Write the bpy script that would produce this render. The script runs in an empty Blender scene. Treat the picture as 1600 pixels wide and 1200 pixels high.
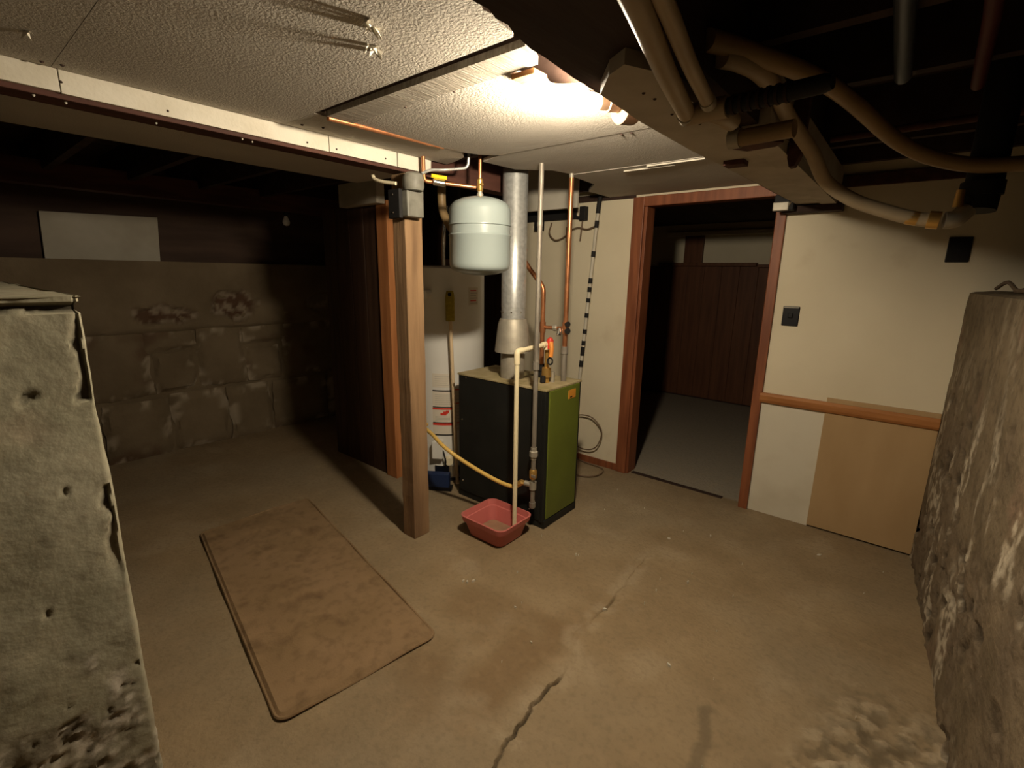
import bpy, math, random
import numpy as np
from mathutils import Matrix, Vector
random.seed(7); rng = np.random.default_rng(7)
S = bpy.context.scene
C = S.collection

# ---------------------------------------------------------------- camera
cam_d = bpy.data.cameras.new('camera'); cam = bpy.data.objects.new('camera', cam_d); C.objects.link(cam)
CAMR = [[0.771481, 0.153986, -0.617337], [0.636043, -0.161766, 0.754507], [0.016319, -0.974741, -0.222741]]
cam.matrix_world = Matrix(((CAMR[0][0], -CAMR[0][1], -CAMR[0][2], 0.0),
                           (CAMR[1][0], -CAMR[1][1], -CAMR[1][2], 0.0),
                           (CAMR[2][0], -CAMR[2][1], -CAMR[2][2], 1.5), (0, 0, 0, 1)))
cam_d.sensor_width = 36.0; cam_d.lens = 16.9173; cam_d.clip_start = 0.02; cam_d.clip_end = 60
S.camera = cam
# ---------------------------------------------------------------- world, light level
w = bpy.data.worlds.new('world'); S.world = w; w.use_nodes = True
w.node_tree.nodes['Background'].inputs[0].default_value = (0.9, 0.75, 0.55, 1)
w.node_tree.nodes['Background'].inputs[1].default_value = 0.0
S.view_settings.view_transform = 'Standard'; S.view_settings.look = 'None'
S.view_settings.gamma = 1.0; S.view_settings.use_curve_mapping = False
S.view_settings.exposure = 0.42
BULB_STRENGTH = 1020.0
BULB_COLOR = (1.0, 0.85, 0.63)
BULB_POS = (-0.858, 1.330, 2.003)

# ---------------------------------------------------------------- noise
def _h(ix, iy, iz, seed):
    n = (ix * 374761393 + iy * 668265263 + iz * 1274126177 + seed * 144665) & 0xffffffff
    n = ((n ^ (n >> 13)) * 1274126177) & 0xffffffff
    return ((n ^ (n >> 16)) & 0xffff) / 65535.0
def vnoise(x, y, z, seed=0):
    x, y, z = np.broadcast_arrays(np.asarray(x, float), np.asarray(y, float), np.asarray(z, float))
    ix, iy, iz = [np.floor(a).astype(np.int64) for a in (x, y, z)]
    f = [a - b for a, b in ((x, ix), (y, iy), (z, iz))]
    u, v, t = [a * a * (3 - 2 * a) for a in f]
    r = 0
    for dx in (0, 1):
        for dy in (0, 1):
            for dz in (0, 1):
                r = r + _h(ix + dx, iy + dy, iz + dz, seed) * (u if dx else 1 - u) * (v if dy else 1 - v) * (t if dz else 1 - t)
    return r
def fbm(x, y, z, s=1.0, o=4, seed=0):
    a = 0.5; r = 0; n = 0
    for i in range(o):
        r = r + a * vnoise(np.asarray(x) * s, np.asarray(y) * s, np.asarray(z) * s, seed + i * 17); n += a; a *= 0.5; s *= 2.03
    return r / n
def sstep(a, b, x):
    t = np.clip((x - a) / (b - a), 0, 1); return t * t * (3 - 2 * t)

# ---------------------------------------------------------------- materials
def new_mat(name):
    m = bpy.data.materials.new(name); m.use_nodes = True
    nt = m.node_tree; b = nt.nodes['Principled BSDF']
    return m, nt, b
def mat(name, col, col2=None, rough=0.7, metal=0.0, scale=6.0, stretch=(1, 1, 1), bump=0.0, bscale=None, detail=6,
        lo=0.35, hi=0.65, spec=0.3, col3=None, scale3=1.5, lo3=0.5, hi3=0.7, attr=None, speck=None, bdist=0.004):
    m, nt, b = new_mat(name); N = nt.nodes; L = nt.links
    b.inputs['Roughness'].default_value = rough; b.inputs['Metallic'].default_value = metal
    b.inputs['Specular IOR Level'].default_value = spec
    tc = N.new('ShaderNodeTexCoord'); mp = N.new('ShaderNodeMapping'); mp.inputs['Scale'].default_value = stretch
    L.new(tc.outputs['Object'], mp.inputs['Vector'])
    def noise(sc, det=detail):
        n = N.new('ShaderNodeTexNoise'); n.inputs['Scale'].default_value = sc; n.inputs['Detail'].default_value = det
        L.new(mp.outputs[0], n.inputs['Vector']); return n
    def ramp(n, a, c):
        r = N.new('ShaderNodeMapRange'); r.inputs[1].default_value = a; r.inputs[2].default_value = c
        L.new(n, r.inputs[0]); return r.outputs[0]
    def mix(f, a, c):
        x = N.new('ShaderNodeMix'); x.data_type = 'RGBA'
        L.new(f, x.inputs[0])
        for s, i in ((a, 6), (c, 7)):
            if isinstance(s, tuple): x.inputs[i].default_value = (*s, 1)
            else: L.new(s, x.inputs[i])
        return x.outputs[2]
    cur = col
    if col2: cur = mix(ramp(noise(scale).outputs['Fac'], lo, hi), col, col2)
    if col3: cur = mix(ramp(noise(scale3).outputs['Fac'], lo3, hi3), cur, col3)
    if attr:
        for an, ac in attr:
            at = N.new('ShaderNodeAttribute'); at.attribute_name = an
            cur = mix(at.outputs['Fac'], cur, ac)
    if speck:
        sc_, amt, dk_ = speck
        mul = N.new('ShaderNodeMath'); mul.operation = 'MULTIPLY'; mul.inputs[1].default_value = amt
        L.new(ramp(noise(sc_, 8).outputs['Fac'], 0.48, 0.68), mul.inputs[0]); cur = mix(mul.outputs[0], cur, dk_)
        mul = N.new('ShaderNodeMath'); mul.operation = 'MULTIPLY'; mul.inputs[1].default_value = amt * 0.6
        L.new(ramp(noise(sc_ * 0.31, 8).outputs['Fac'], 0.52, 0.72), mul.inputs[0]); cur = mix(mul.outputs[0], cur, tuple(min(1, c * 3.2) for c in dk_))
    if isinstance(cur, tuple): b.inputs['Base Color'].default_value = (*cur, 1)
    else: L.new(cur, b.inputs['Base Color'])
    if bump:
        bn = N.new('ShaderNodeBump'); bn.inputs['Strength'].default_value = bump; bn.inputs['Distance'].default_value = bdist
        L.new(noise(bscale or scale * 6, 5).outputs['Fac'], bn.inputs['Height']); L.new(bn.outputs[0], b.inputs['Normal'])
    return m
def emit(name, col, st):
    m, nt, b = new_mat(name)
    b.inputs['Base Color'].default_value = (0.8, 0.8, 0.8, 1)
    b.inputs['Emission Color'].default_value = (*col, 1); b.inputs['Emission Strength'].default_value = st
    return m
M = {}
M['floor'] = mat('floor_concrete', (0.290, 0.212, 0.122), (0.235, 0.167, 0.092), 0.75, scale=3.4, bump=0.8, bscale=85, spec=0.25, speck=(46, 0.28, (0.135, 0.095, 0.055)),
                 col3=(0.255, 0.205, 0.135), scale3=0.9, lo3=0.45, hi3=0.75,
                 attr=(('stain', (0.19, 0.122, 0.060)), ('dust', (0.40, 0.32, 0.215)), ('dark', (0.10, 0.075, 0.045)), ('grey', (0.30, 0.262, 0.205))))
M['ceil'] = mat('stippled_ceiling_board', (0.50, 0.46, 0.40), (0.44, 0.40, 0.345), 0.85, scale=2.5, bump=0.8, bscale=150, bdist=0.004, spec=0.15)
M['ceil_strip'] = mat('ridged_ceiling_strip', (0.42, 0.38, 0.32), (0.28, 0.245, 0.195), 0.8, scale=40, stretch=(3, 0.15, 1), bump=0.8, bscale=60, bdist=0.005)
M['paint'] = mat('painted_board', (0.60, 0.56, 0.47), (0.50, 0.455, 0.36), 0.7, scale=5, bump=0.3, bscale=70, lo=0.5, hi=0.75)
M['soffit'] = mat('dull_white_board', (0.50, 0.45, 0.37), (0.38, 0.33, 0.26), 0.8, scale=5, bump=0.3, bscale=50)
M['cream'] = mat('cream_wall', (0.72, 0.64, 0.475), (0.66, 0.58, 0.42), 0.8, scale=2.2, bump=0.15, bscale=90, lo=0.4, hi=0.75,
                 col3=(0.56, 0.46, 0.31), scale3=3.1, lo3=0.64, hi3=0.85)
M['white_panel'] = mat('white_wall_panel', (0.66, 0.61, 0.49), (0.57, 0.51, 0.39), 0.75, scale=3, bump=0.12, bscale=90, lo=0.5, hi=0.75)
M['plywood'] = mat('tan_plywood', (0.47, 0.32, 0.165), (0.40, 0.26, 0.125), 0.75, scale=4, stretch=(1, 1, 0.35), bump=0.15, bscale=60)
M['rail'] = mat('pine_rail', (0.42, 0.175, 0.055), (0.29, 0.11, 0.03), 0.5, scale=14, stretch=(0.2, 1, 1.6), bump=0.2)
M['casing'] = mat('red_brown_casing', (0.27, 0.090, 0.036), (0.165, 0.050, 0.020), 0.5, scale=18, stretch=(1.5, 1, 0.12), bump=0.25, spec=0.4)
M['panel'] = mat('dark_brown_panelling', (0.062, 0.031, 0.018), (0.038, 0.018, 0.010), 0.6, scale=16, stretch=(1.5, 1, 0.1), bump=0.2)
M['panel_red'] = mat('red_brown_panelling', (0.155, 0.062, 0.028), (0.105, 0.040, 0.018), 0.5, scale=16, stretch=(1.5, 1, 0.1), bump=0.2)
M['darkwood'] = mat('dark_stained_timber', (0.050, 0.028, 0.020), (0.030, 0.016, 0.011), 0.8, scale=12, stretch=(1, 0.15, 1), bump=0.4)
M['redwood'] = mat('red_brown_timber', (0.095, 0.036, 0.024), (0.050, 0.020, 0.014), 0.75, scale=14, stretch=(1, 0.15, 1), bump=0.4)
M['post'] = mat('rough_post_timber', (0.30, 0.185, 0.098), (0.19, 0.112, 0.058), 0.8, scale=16, stretch=(1.6, 1.6, 0.1), bump=0.7, bscale=40,
                col3=(0.15, 0.085, 0.045), scale3=4, lo3=0.55, hi3=0.75)
M['stud'] = mat('orange_stud_timber', (0.46, 0.19, 0.068), (0.33, 0.125, 0.042), 0.7, scale=15, stretch=(1.6, 1.6, 0.1), bump=0.4)
M['block_wood'] = mat('raw_wood', (0.42, 0.22, 0.09), (0.30, 0.15, 0.06), 0.75, scale=14, stretch=(0.3, 1, 1), bump=0.3)
M['left_conc'] = mat('pale_plastered_concrete', (0.415, 0.385, 0.285), (0.325, 0.305, 0.215), 0.9, scale=4.0, bump=0.35, bscale=70, spec=0.15, speck=(30, 0.4, (0.19, 0.165, 0.115)),
                     col3=(0.42, 0.335, 0.245), scale3=5.3, lo3=0.56, hi3=0.74,
                     attr=(('rub', (0.20, 0.172, 0.125)), ('lime', (0.60, 0.54, 0.45)), ('dark', (0.035, 0.028, 0.020))))
M['right_conc'] = mat('stained_rubble_concrete', (0.190, 0.145, 0.092), (0.122, 0.092, 0.057), 0.9, scale=4.0, bump=0.7, bscale=60, spec=0.15, speck=(24, 0.6, (0.075, 0.055, 0.034)), bdist=0.008,
                      col3=(0.24, 0.145, 0.10), scale3=2.4, lo3=0.60, hi3=0.74,
                      attr=(('rub', (0.16, 0.12, 0.08)), ('lime', (0.52, 0.45, 0.34)), ('dark', (0.04, 0.03, 0.02))))
M['far_conc'] = mat('brown_foundation_concrete', (0.185, 0.140, 0.088), (0.135, 0.100, 0.060), 0.9, scale=3.0, bump=0.6, bscale=30, spec=0.15, bdist=0.01,
                    attr=(('rub', (0.085, 0.045, 0.026)), ('lime', (0.31, 0.255, 0.185))))
M['foam'] = mat('dirty_white_foam_board', (0.46, 0.42, 0.34), (0.38, 0.34, 0.265), 0.8, scale=4, bump=0.2)
M['rug'] = mat('brown_rug', (0.265, 0.175, 0.098), (0.230, 0.152, 0.080), 0.95, scale=3.2, bump=0.8, bscale=140, speck=(26, 0.35, (0.12, 0.078, 0.042)), spec=0.08, bdist=0.003,
               col3=(0.135, 0.085, 0.046), scale3=7, lo3=0.57, hi3=0.74)
M['tank'] = mat('grey_enamel', (0.265, 0.31, 0.305), None, 0.28, spec=0.5)
M['galv'] = mat('galvanised_steel', (0.62, 0.63, 0.61), (0.48, 0.49, 0.475), 0.36, 0.6, scale=45, bump=0.1)
M['galv_dull'] = mat('dull_dusty_steel', (0.48, 0.44, 0.36), (0.36, 0.33, 0.27), 0.55, 0.5, scale=14, bump=0.15)
M['iron'] = mat('grey_iron_pipe', (0.33, 0.30, 0.25), (0.23, 0.20, 0.165), 0.5, 0.45, scale=22, stretch=(1, 1, 0.4), bump=0.15)
M['chrome'] = mat('bright_metal', (0.75, 0.74, 0.70), None, 0.2, 1.0)
M['copper'] = mat('copper', (0.66, 0.285, 0.13), (0.46, 0.19, 0.085), 0.33, 0.8, scale=20)
M['brass'] = mat('brass', (0.68, 0.42, 0.13), None, 0.35, 0.8)
M['bblack'] = mat('black_enamel', (0.011, 0.012, 0.011), (0.018, 0.018, 0.016), 0.5, scale=5, spec=0.25)
M['bgreen'] = mat('olive_green_enamel', (0.135, 0.165, 0.022), (0.115, 0.140, 0.020), 0.42, scale=5, spec=0.4)
M['btop'] = mat('dusty_cabinet_top', (0.42, 0.34, 0.20), (0.26, 0.215, 0.10), 0.8, scale=9, bump=0.2)
M['orange'] = mat('orange_badge', (0.62, 0.26, 0.035), None, 0.4)
M['red'] = mat('red_plastic', (0.62, 0.045, 0.028), None, 0.4)
M['orange_tag'] = mat('orange_tag', (0.75, 0.27, 0.05), None, 0.5)
M['white'] = mat('white_enamel', (0.76, 0.755, 0.72), (0.72, 0.71, 0.67), 0.35, scale=3, spec=0.45)
M['paper'] = mat('label_paper', (0.66, 0.61, 0.52), None, 0.6)
M['paper_grey'] = mat('label_print_grey', (0.46, 0.43, 0.37), None, 0.6)
M['black'] = mat('black_plastic', (0.008, 0.007, 0.008), None, 0.4, spec=0.25)
M['matblack'] = mat('matt_black_iron', (0.014, 0.013, 0.013), None, 0.7)
M['blue'] = mat('dark_blue_plastic', (0.014, 0.028, 0.085), None, 0.45)
M['cream_pl'] = mat('cream_plastic', (0.78, 0.69, 0.48), None, 0.45)
M['pvc'] = mat('cream_pvc', (0.80, 0.70, 0.46), None, 0.35, spec=0.45)
M['yellow'] = mat('yellow_coating', (0.72, 0.47, 0.12), None, 0.4)
M['yellow2'] = mat('yellow_handle', (0.85, 0.58, 0.02), None, 0.4)
M['brush'] = mat('olive_yellow_bristles', (0.42, 0.33, 0.035), (0.30, 0.23, 0.02), 0.8, scale=60, bump=0.6)
M['stick'] = mat('pale_wood_handle', (0.70, 0.55, 0.36), (0.60, 0.45, 0.28), 0.6, scale=10, stretch=(1, 1, 0.1))
M['pink'] = mat('pink_plastic', (0.56, 0.155, 0.135), (0.50, 0.135, 0.12), 0.42, scale=4, spec=0.4)
M['tan_hose'] = mat('tan_plastic_pipe', (0.42, 0.335, 0.22), (0.35, 0.27, 0.17), 0.45, scale=6, spec=0.4)
M['amber_hose'] = mat('amber_plastic_pipe', (0.31, 0.21, 0.10), (0.25, 0.165, 0.075), 0.45, scale=6, spec=0.4)
M['dirt_water'] = mat('sediment', (0.36, 0.22, 0.13), (0.27, 0.16, 0.10), 0.6, scale=14)
M['cable'] = mat('brown_cable', (0.16, 0.105, 0.065), None, 0.5)
M['greybox'] = mat('grey_control_casing', (0.20, 0.195, 0.165), (0.13, 0.125, 0.105), 0.5, scale=16)
M['bluepipe'] = mat('blue_grey_pipe', (0.10, 0.12, 0.155), None, 0.4, 0.5)
M['darkred'] = mat('dark_red_paint', (0.075, 0.012, 0.011), None, 0.6)
M['glass'] = mat('frosted_bulb_glass', (0.75, 0.72, 0.66), None, 0.25, spec=0.5)
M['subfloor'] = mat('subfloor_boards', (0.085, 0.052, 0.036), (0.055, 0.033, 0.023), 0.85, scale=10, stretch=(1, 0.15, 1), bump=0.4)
M['root'] = mat('dry_roots', (0.075, 0.05, 0.03), None, 0.9)
M['bulb'] = emit('glowing_bulb', BULB_COLOR, BULB_STRENGTH)

# ---------------------------------------------------------------- mesh helpers
class MB:
    def __init__(s): s.v = []; s.f = []
    def add(s, v, f):
        o = len(s.v); s.v += [tuple(map(float, p)) for p in v]; s.f += [tuple(i + o for i in q) for q in f]; return s
    def box(s, x0, x1, y0, y1, z0, z1):
        v = [(x0, y0, z0), (x1, y0, z0), (x1, y1, z0), (x0, y1, z0), (x0, y0, z1), (x1, y0, z1), (x1, y1, z1), (x0, y1, z1)]
        return s.add(v, [(0, 3, 2, 1), (4, 5, 6, 7), (0, 1, 5, 4), (1, 2, 6, 5), (2, 3, 7, 6), (3, 0, 4, 7)])
    def prism(s, poly, z0, z1, axis='z'):
        n = len(poly)
        def m(a, b, c): return (a, b, c) if axis == 'z' else ((a, c, b) if axis == 'y' else (c, a, b))
        v = [m(a, b, z0) for a, b in poly] + [m(a, b, z1) for a, b in poly]
        f = [tuple(range(n - 1, -1, -1)), tuple(range(n, 2 * n))] + [(i, (i + 1) % n, n + (i + 1) % n, n + i) for i in range(n)]
        return s.add(v, f)
    def tube(s, path, r, seg=14, cap=True):
        P = [Vector(p) for p in path]; n = len(P)
        rs = r if isinstance(r, (list, tuple)) else [r] * n
        T = [((P[min(i + 1, n - 1)] - P[max(i - 1, 0)])).normalized() for i in range(n)]
        up = Vector((0, 0, 1)) if abs(T[0].z) < 0.9 else Vector((1, 0, 0))
        a = T[0].cross(up).normalized(); v = []
        for i in range(n):
            if i: a = (a - T[i] * a.dot(T[i])).normalized()
            b = T[i].cross(a)
            v += [P[i] + (a * math.cos(2 * math.pi * k / seg) + b * math.sin(2 * math.pi * k / seg)) * rs[i] for k in range(seg)]
        f = [(i * seg + k, i * seg + (k + 1) % seg, (i + 1) * seg + (k + 1) % seg, (i + 1) * seg + k) for i in range(n - 1) for k in range(seg)]
        if cap: f += [tuple(range(seg - 1, -1, -1)), tuple(range((n - 1) * seg, n * seg))]
        return s.add(v, f)
    def lathe(s, prof, c=(0, 0, 0), seg=40, M3=None):
        v = []; f = []; n = len(prof)
        for r, z in prof:
            for k in range(seg):
                a = 2 * math.pi * k / seg; p = Vector((r * math.cos(a), r * math.sin(a), z))
                if M3: p = M3 @ p
                v.append((p.x + c[0], p.y + c[1], p.z + c[2]))
        for i in range(n - 1):
            for k in range(seg):
                f.append((i * seg + k, i * seg + (k + 1) % seg, (i + 1) * seg + (k + 1) % seg, (i + 1) * seg + k))
        f += [tuple(range(seg - 1, -1, -1)), tuple(range((n - 1) * seg, n * seg))]
        return s.add(v, f)
    def patch(s, cx, cy, r, a0, a1, z0, z1, t=0.0015, n=8):      # curved sheet on a vertical cylinder (angles in degrees)
        v = []; f = []
        for i in range(n + 1):
            a = math.radians(a0 + (a1 - a0) * i / n)
            for rr in (r, r + t):
                for z in (z0, z1): v.append((cx + rr * math.cos(a), cy + rr * math.sin(a), z))
        for i in range(n):
            o = i * 4
            f += [(o + 2, o + 6, o + 7, o + 3), (o, o + 1, o + 5, o + 4), (o + 1, o + 3, o + 7, o + 5), (o, o + 4, o + 6, o + 2)]
        f += [(0, 2, 3, 1), (n * 4, n * 4 + 1, n * 4 + 3, n * 4 + 2)]
        return s.add(v, f)
def tag(o, label=None, cat=None, group=None, kind=None):
    if label: o['label'] = label
    if cat: o['category'] = cat
    if group: o['group'] = group
    if kind: o['kind'] = kind
    return o
def obj(name, mb, m, parent=None, smooth=False, bevel=0.0, attrs=None, bseg=2):
    me = bpy.data.meshes.new(name)
    org = Vector(parent['_org']) if parent is not None and '_org' in parent else Vector((0, 0, 0))
    me.from_pydata([(p[0] - org[0], p[1] - org[1], p[2] - org[2]) for p in mb.v], [], mb.f)
    if attrs:
        for k, a in attrs.items():
            at = me.attributes.new(k, 'FLOAT', 'POINT'); at.data.foreach_set('value', np.asarray(a, np.float32).ravel())
    me.materials.append(M[m]); me.validate(); me.update()
    if smooth:
        me.polygons.foreach_set('use_smooth', [True] * len(me.polygons))
        try: me.set_sharp_from_angle(angle=math.radians(38))
        except Exception: pass
    o = bpy.data.objects.new(name, me); C.objects.link(o)
    if parent is not None: o.parent = parent
    if bevel:
        b = o.modifiers.new('bevel', 'BEVEL'); b.width = bevel; b.segments = bseg; b.limit_method = 'ANGLE'
    return o
ROOTS = []
def thing(name, loc, label, cat, group=None):
    o = bpy.data.objects.new(name, None); C.objects.link(o); o.location = loc; o.empty_display_size = 0.1
    o['_org'] = list(loc); ROOTS.append(o)
    return tag(o, label, cat, group)
def sub(name, mb, m, part, root, **k):            # sub-part: child of a part mesh that shares its root's origin
    part['_org'] = list(root['_org']) if '_org' in root else [0, 0, 0]; ROOTS.append(part)
    return obj(name, mb, m, part, **k)
def struct(name, mb=None, m=None, **k):
    if mb is None:
        o = bpy.data.objects.new(name, None); C.objects.link(o)
    else: o = obj(name, mb, m, **k)
    o['kind'] = 'structure'; return o
def B(*a): return MB().box(*a)
def T(p, r, **k): return MB().tube(p, r, **k)
def smooth_path(pts, n=8):                         # Catmull-Rom through the points
    P = [Vector(p) for p in pts]; P = [P[0] * 2 - P[1]] + P + [P[-1] * 2 - P[-2]]; out = []
    for i in range(1, len(P) - 2):
        for k in range(n):
            t = k / n; a, b, c, d = P[i - 1:i + 3]
            out.append(0.5 * ((2 * b) + (c - a) * t + (2 * a - 5 * b + 4 * c - d) * t * t + (3 * b - a - 3 * c + d) * t ** 3))
    return out + [P[-2]]
def bend(pts, r, n=6):                             # polyline with rounded corners
    P = [Vector(p) for p in pts]; out = [P[0]]
    for i in range(1, len(P) - 1):
        a = (P[i - 1] - P[i]); b = (P[i + 1] - P[i]); rr = min(r, a.length * 0.49, b.length * 0.49)
        p0 = P[i] + a.normalized() * rr; p1 = P[i] + b.normalized() * rr
        for k in range(n + 1):
            t = k / n; out.append(p0 * (1 - t) ** 2 + P[i] * 2 * t * (1 - t) + p1 * t * t)
    return out + [P[-1]]
def grid_faces(nu, nv, flip=False):
    f = [(i * nv + j, (i + 1) * nv + j, (i + 1) * nv + j + 1, i * nv + j + 1) for i in range(nu - 1) for j in range(nv - 1)]
    return [q[::-1] for q in f] if flip else f
def dist_poly(x, y, pts):
    d = np.full(x.shape, 9.0)
    for (ax, ay), (bx, by) in zip(pts[:-1], pts[1:]):
        dx, dy = bx - ax, by - ay; t = np.clip(((x - ax) * dx + (y - ay) * dy) / (dx * dx + dy * dy), 0, 1)
        d = np.minimum(d, np.hypot(x - ax - t * dx, y - ay - t * dy))
    return d

# ================================================================ SETTING
# ---- floor: one displaced slab with a settling crack and a rubble patch by the right wall
CRACK = [(-0.74, 0.30), (-0.787, 0.90), (-0.809, 1.02), (-0.825, 1.257), (-0.826, 1.353), (-0.85, 1.45), (-0.905, 1.576), (-0.884, 1.816), (-0.915, 2.228), (-0.90, 2.5)]
xs = np.unique(np.round(np.concatenate([np.arange(-5.2, 1.7, 0.03), np.arange(-1.0, -0.68, 0.004), np.arange(-0.40, 0.50, 0.011)]), 4))
ys = np.unique(np.round(np.concatenate([np.arange(-1.7, 6.35, 0.03), np.arange(0.85, 2.4, 0.011)]), 4))
gx, gy = np.meshgrid(xs, ys, indexing='ij')
n1 = fbm(gx, gy, 0, 2.0, 4, 3) - 0.5; n2 = fbm(gx, gy, 5, 14, 3, 9)
wob = (fbm(gy, gx * 0, 0, 9, 4, 31) - 0.5) * 0.03 + (fbm(gy, gx * 0, 2, 38, 2, 37) - 0.5) * 0.016
dc = dist_poly(gx + wob, gy, CRACK)
open_ = 1 - 0.75 * sstep(1.30, 1.50, gy) * (1 - sstep(1.72, 1.80, gy) * (1 - sstep(1.95, 2.05, gy)))
crack = (1 - sstep(0.001, 0.0075, dc)) * open_ * (1 - sstep(1.30, 1.36, gy) * (1 - sstep(1.66, 1.70, gy) * (1 - sstep(1.86, 1.95, gy)) * 0.5)) * (fbm(gx * 0, gy, 0, 16, 2, 33) * 0.8 + 0.5)
rubble = sstep(-0.26, -0.02, gx + (fbm(gx, gy, 2, 3, 3, 5) - 0.5) * 0.5) * (1 - sstep(1.75, 2.2, gy)) * sstep(-1, 0, gx)
pock = sstep(0.50, 0.62, fbm(gx, gy, 4, 30, 3, 21)) * rubble
n3 = fbm(gx * 0.7 + gy * 0.5, gy - gx * 0.7, 6, 26, 3, 13)
gz = n1 * 0.012 - crack * 0.018 + rubble * ((n2 - 0.45) * 0.022 + (n3 - 0.5) * 0.030)
gz -= np.where(gx + wob > np.interp(gy, [p[1] for p in CRACK], [p[0] for p in CRACK]), 0.004, 0) * (gy < 2.3)
gz = np.where(gy > 3.2, n1 * 0.006, gz)
stain = sstep(0.50, 0.62, fbm(gx, gy, 8, 1.7, 4, 41)) * sstep(-1.75, -1.2, gx) * (1 - sstep(-0.95, -0.86, gx + wob)) * sstep(0.6, 1.1, gy) * (1 - sstep(3.2, 3.4, gy)) * 0.8
dust = np.clip(np.maximum((1 - sstep(0.0, 0.05, np.abs(dc - 0.02))) * sstep(0.42, 0.62, fbm(gx, gy, 1, 14, 4, 55)) * 0.38 * (1 - sstep(2.2, 2.6, gy)),
               sstep(0.58, 0.78, fbm(gx, gy, 11, 5, 5, 61)) * 0.30) + pock * 0.0 + rubble * sstep(0.50, 0.62, n3) * 0.85, 0, 1)
dark = np.clip(crack * 0.9 + pock * 0.65 + (1 - sstep(0.012, 0.03, dist_poly(gx + wob * 1.5, gy, [(-0.33, 1.55), (-0.326, 1.43), (-0.30, 1.2)]))) * 0.55, 0, 1)
greyroom = (gy > 3.36)
mb = MB(); mb.v = list(zip(gx.ravel(), gy.ravel(), gz.ravel())); mb.f = grid_faces(len(xs), len(ys))
struct('floor', mb, 'floor', smooth=True, attrs={'stain': stain, 'dust': np.where(greyroom, 0, dust), 'dark': np.where(greyroom, 0.0, dark), 'grey': greyroom * 0.9})

# ---- ceiling: subfloor boards, joists and the boards nailed under them
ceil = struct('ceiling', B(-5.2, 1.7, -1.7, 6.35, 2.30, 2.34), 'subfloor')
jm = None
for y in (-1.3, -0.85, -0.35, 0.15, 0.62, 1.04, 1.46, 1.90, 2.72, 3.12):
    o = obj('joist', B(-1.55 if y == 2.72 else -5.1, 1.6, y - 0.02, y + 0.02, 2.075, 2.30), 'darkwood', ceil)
def slab(name, poly, z, t, m, tilt=0.0, flip=False):
    mbb = MB().prism(poly, z, z + t); mbb.v = [(x, y, zz + tilt * (y - 1.5)) for x, y, zz in mbb.v]
    return obj(name, mbb, m, ceil)
def jag_edge(x, y0, y1, amp, n, seed):
    r = random.Random(seed); return [(x + r.uniform(-amp, amp), y0 + (y1 - y0) * i / n) for i in range(n + 1)]
slab('ceiling_panel', [(-1.985, -1.6)] + jag_edge(-0.79, -1.6, 0.3415, 0.012, 24, 1) + [(-1.985, 0.3415)], 2.050, 0.018, 'ceil')
slab('ceiling_panel', [(-1.985, 0.343), (-0.80, 0.343)] + [(-0.795, 0.72), (-0.788, 0.76), (-0.798, 0.80), (-0.793, 0.83), (-0.806, 0.866), (-0.803, 0.89), (-0.812, 0.92), (-0.819, 0.979), (-0.832, 1.000), (-1.765, 1.006), (-1.985, 1.006)], 2.050, 0.018, 'ceil')
slab('ceiling_panel', [(-1.985, 1.009), (-1.765, 1.009), (-1.765, 1.60), (-1.735, 1.64), (-1.735, 1.72), (-1.80, 1.80), (-1.90, 1.84), (-1.985, 1.86)], 2.051, 0.018, 'ceil')
slab('ceiling_strip', [(-1.745, 1.046), (-0.832, 1.046), (-0.84, 1.07), (-0.85, 1.10), (-0.87, 1.150), (-1.745, 1.152)], 2.046, 0.020, 'ceil_strip')
slab('ceiling_lath', [(-1.765, 1.009), (-0.832, 1.006), (-0.832, 1.044), (-1.765, 1.044)], 2.064, 0.010, 'darkwood')
slab('ceiling_panel', [(-1.745, 1.155), (-0.975, 1.155), (-0.965, 1.28), (-0.945, 1.345), (-0.905, 1.43), (-0.865, 1.52), (-0.82, 1.575), (-0.74, 1.60), (-0.62, 1.58), (-0.575, 1.60), (-0.575, 1.868), (-1.63, 1.868), (-1.70, 1.80), (-1.735, 1.72), (-1.745, 1.60)], 2.050, 0.018, 'ceil')
slab('ceiling_panel', [(-1.63, 1.872), (-0.575, 1.872), (-0.575, 2.440), (-1.59, 2.440), (-1.62, 2.30), (-1.70, 2.23), (-1.77, 2.16), (-1.79, 1.93)], 2.0515, 0.018, 'ceil', tilt=0.0)
slab('ceiling_panel', [(-1.61, 2.446), (-0.575, 2.446), (-0.575, 3.285), (-1.80, 3.285), (-1.80, 2.98), (-1.635, 2.77)], 2.049, 0.018, 'ceil')
for (x0, x1, y, wd) in ((-1.15, -0.86, 2.452, 0.010), (-1.30, -1.02, 2.50, 0.006)):
    obj('white_tape', B(x0, x1, y, y + wd, 2.041, 2.0475), 'paint', ceil)
obj('fascia_board', B(-2.62, -1.93, 3.05, 3.068, 1.965, 2.28), 'paint', ceil)
slab('ceiling_panel', [(-2.87, -1.6), (-2.10, -1.6), (-2.10, 1.95), (-2.86, 1.90), (-2.875, 1.0)], 2.052, 0.018, 'ceil')
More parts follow.
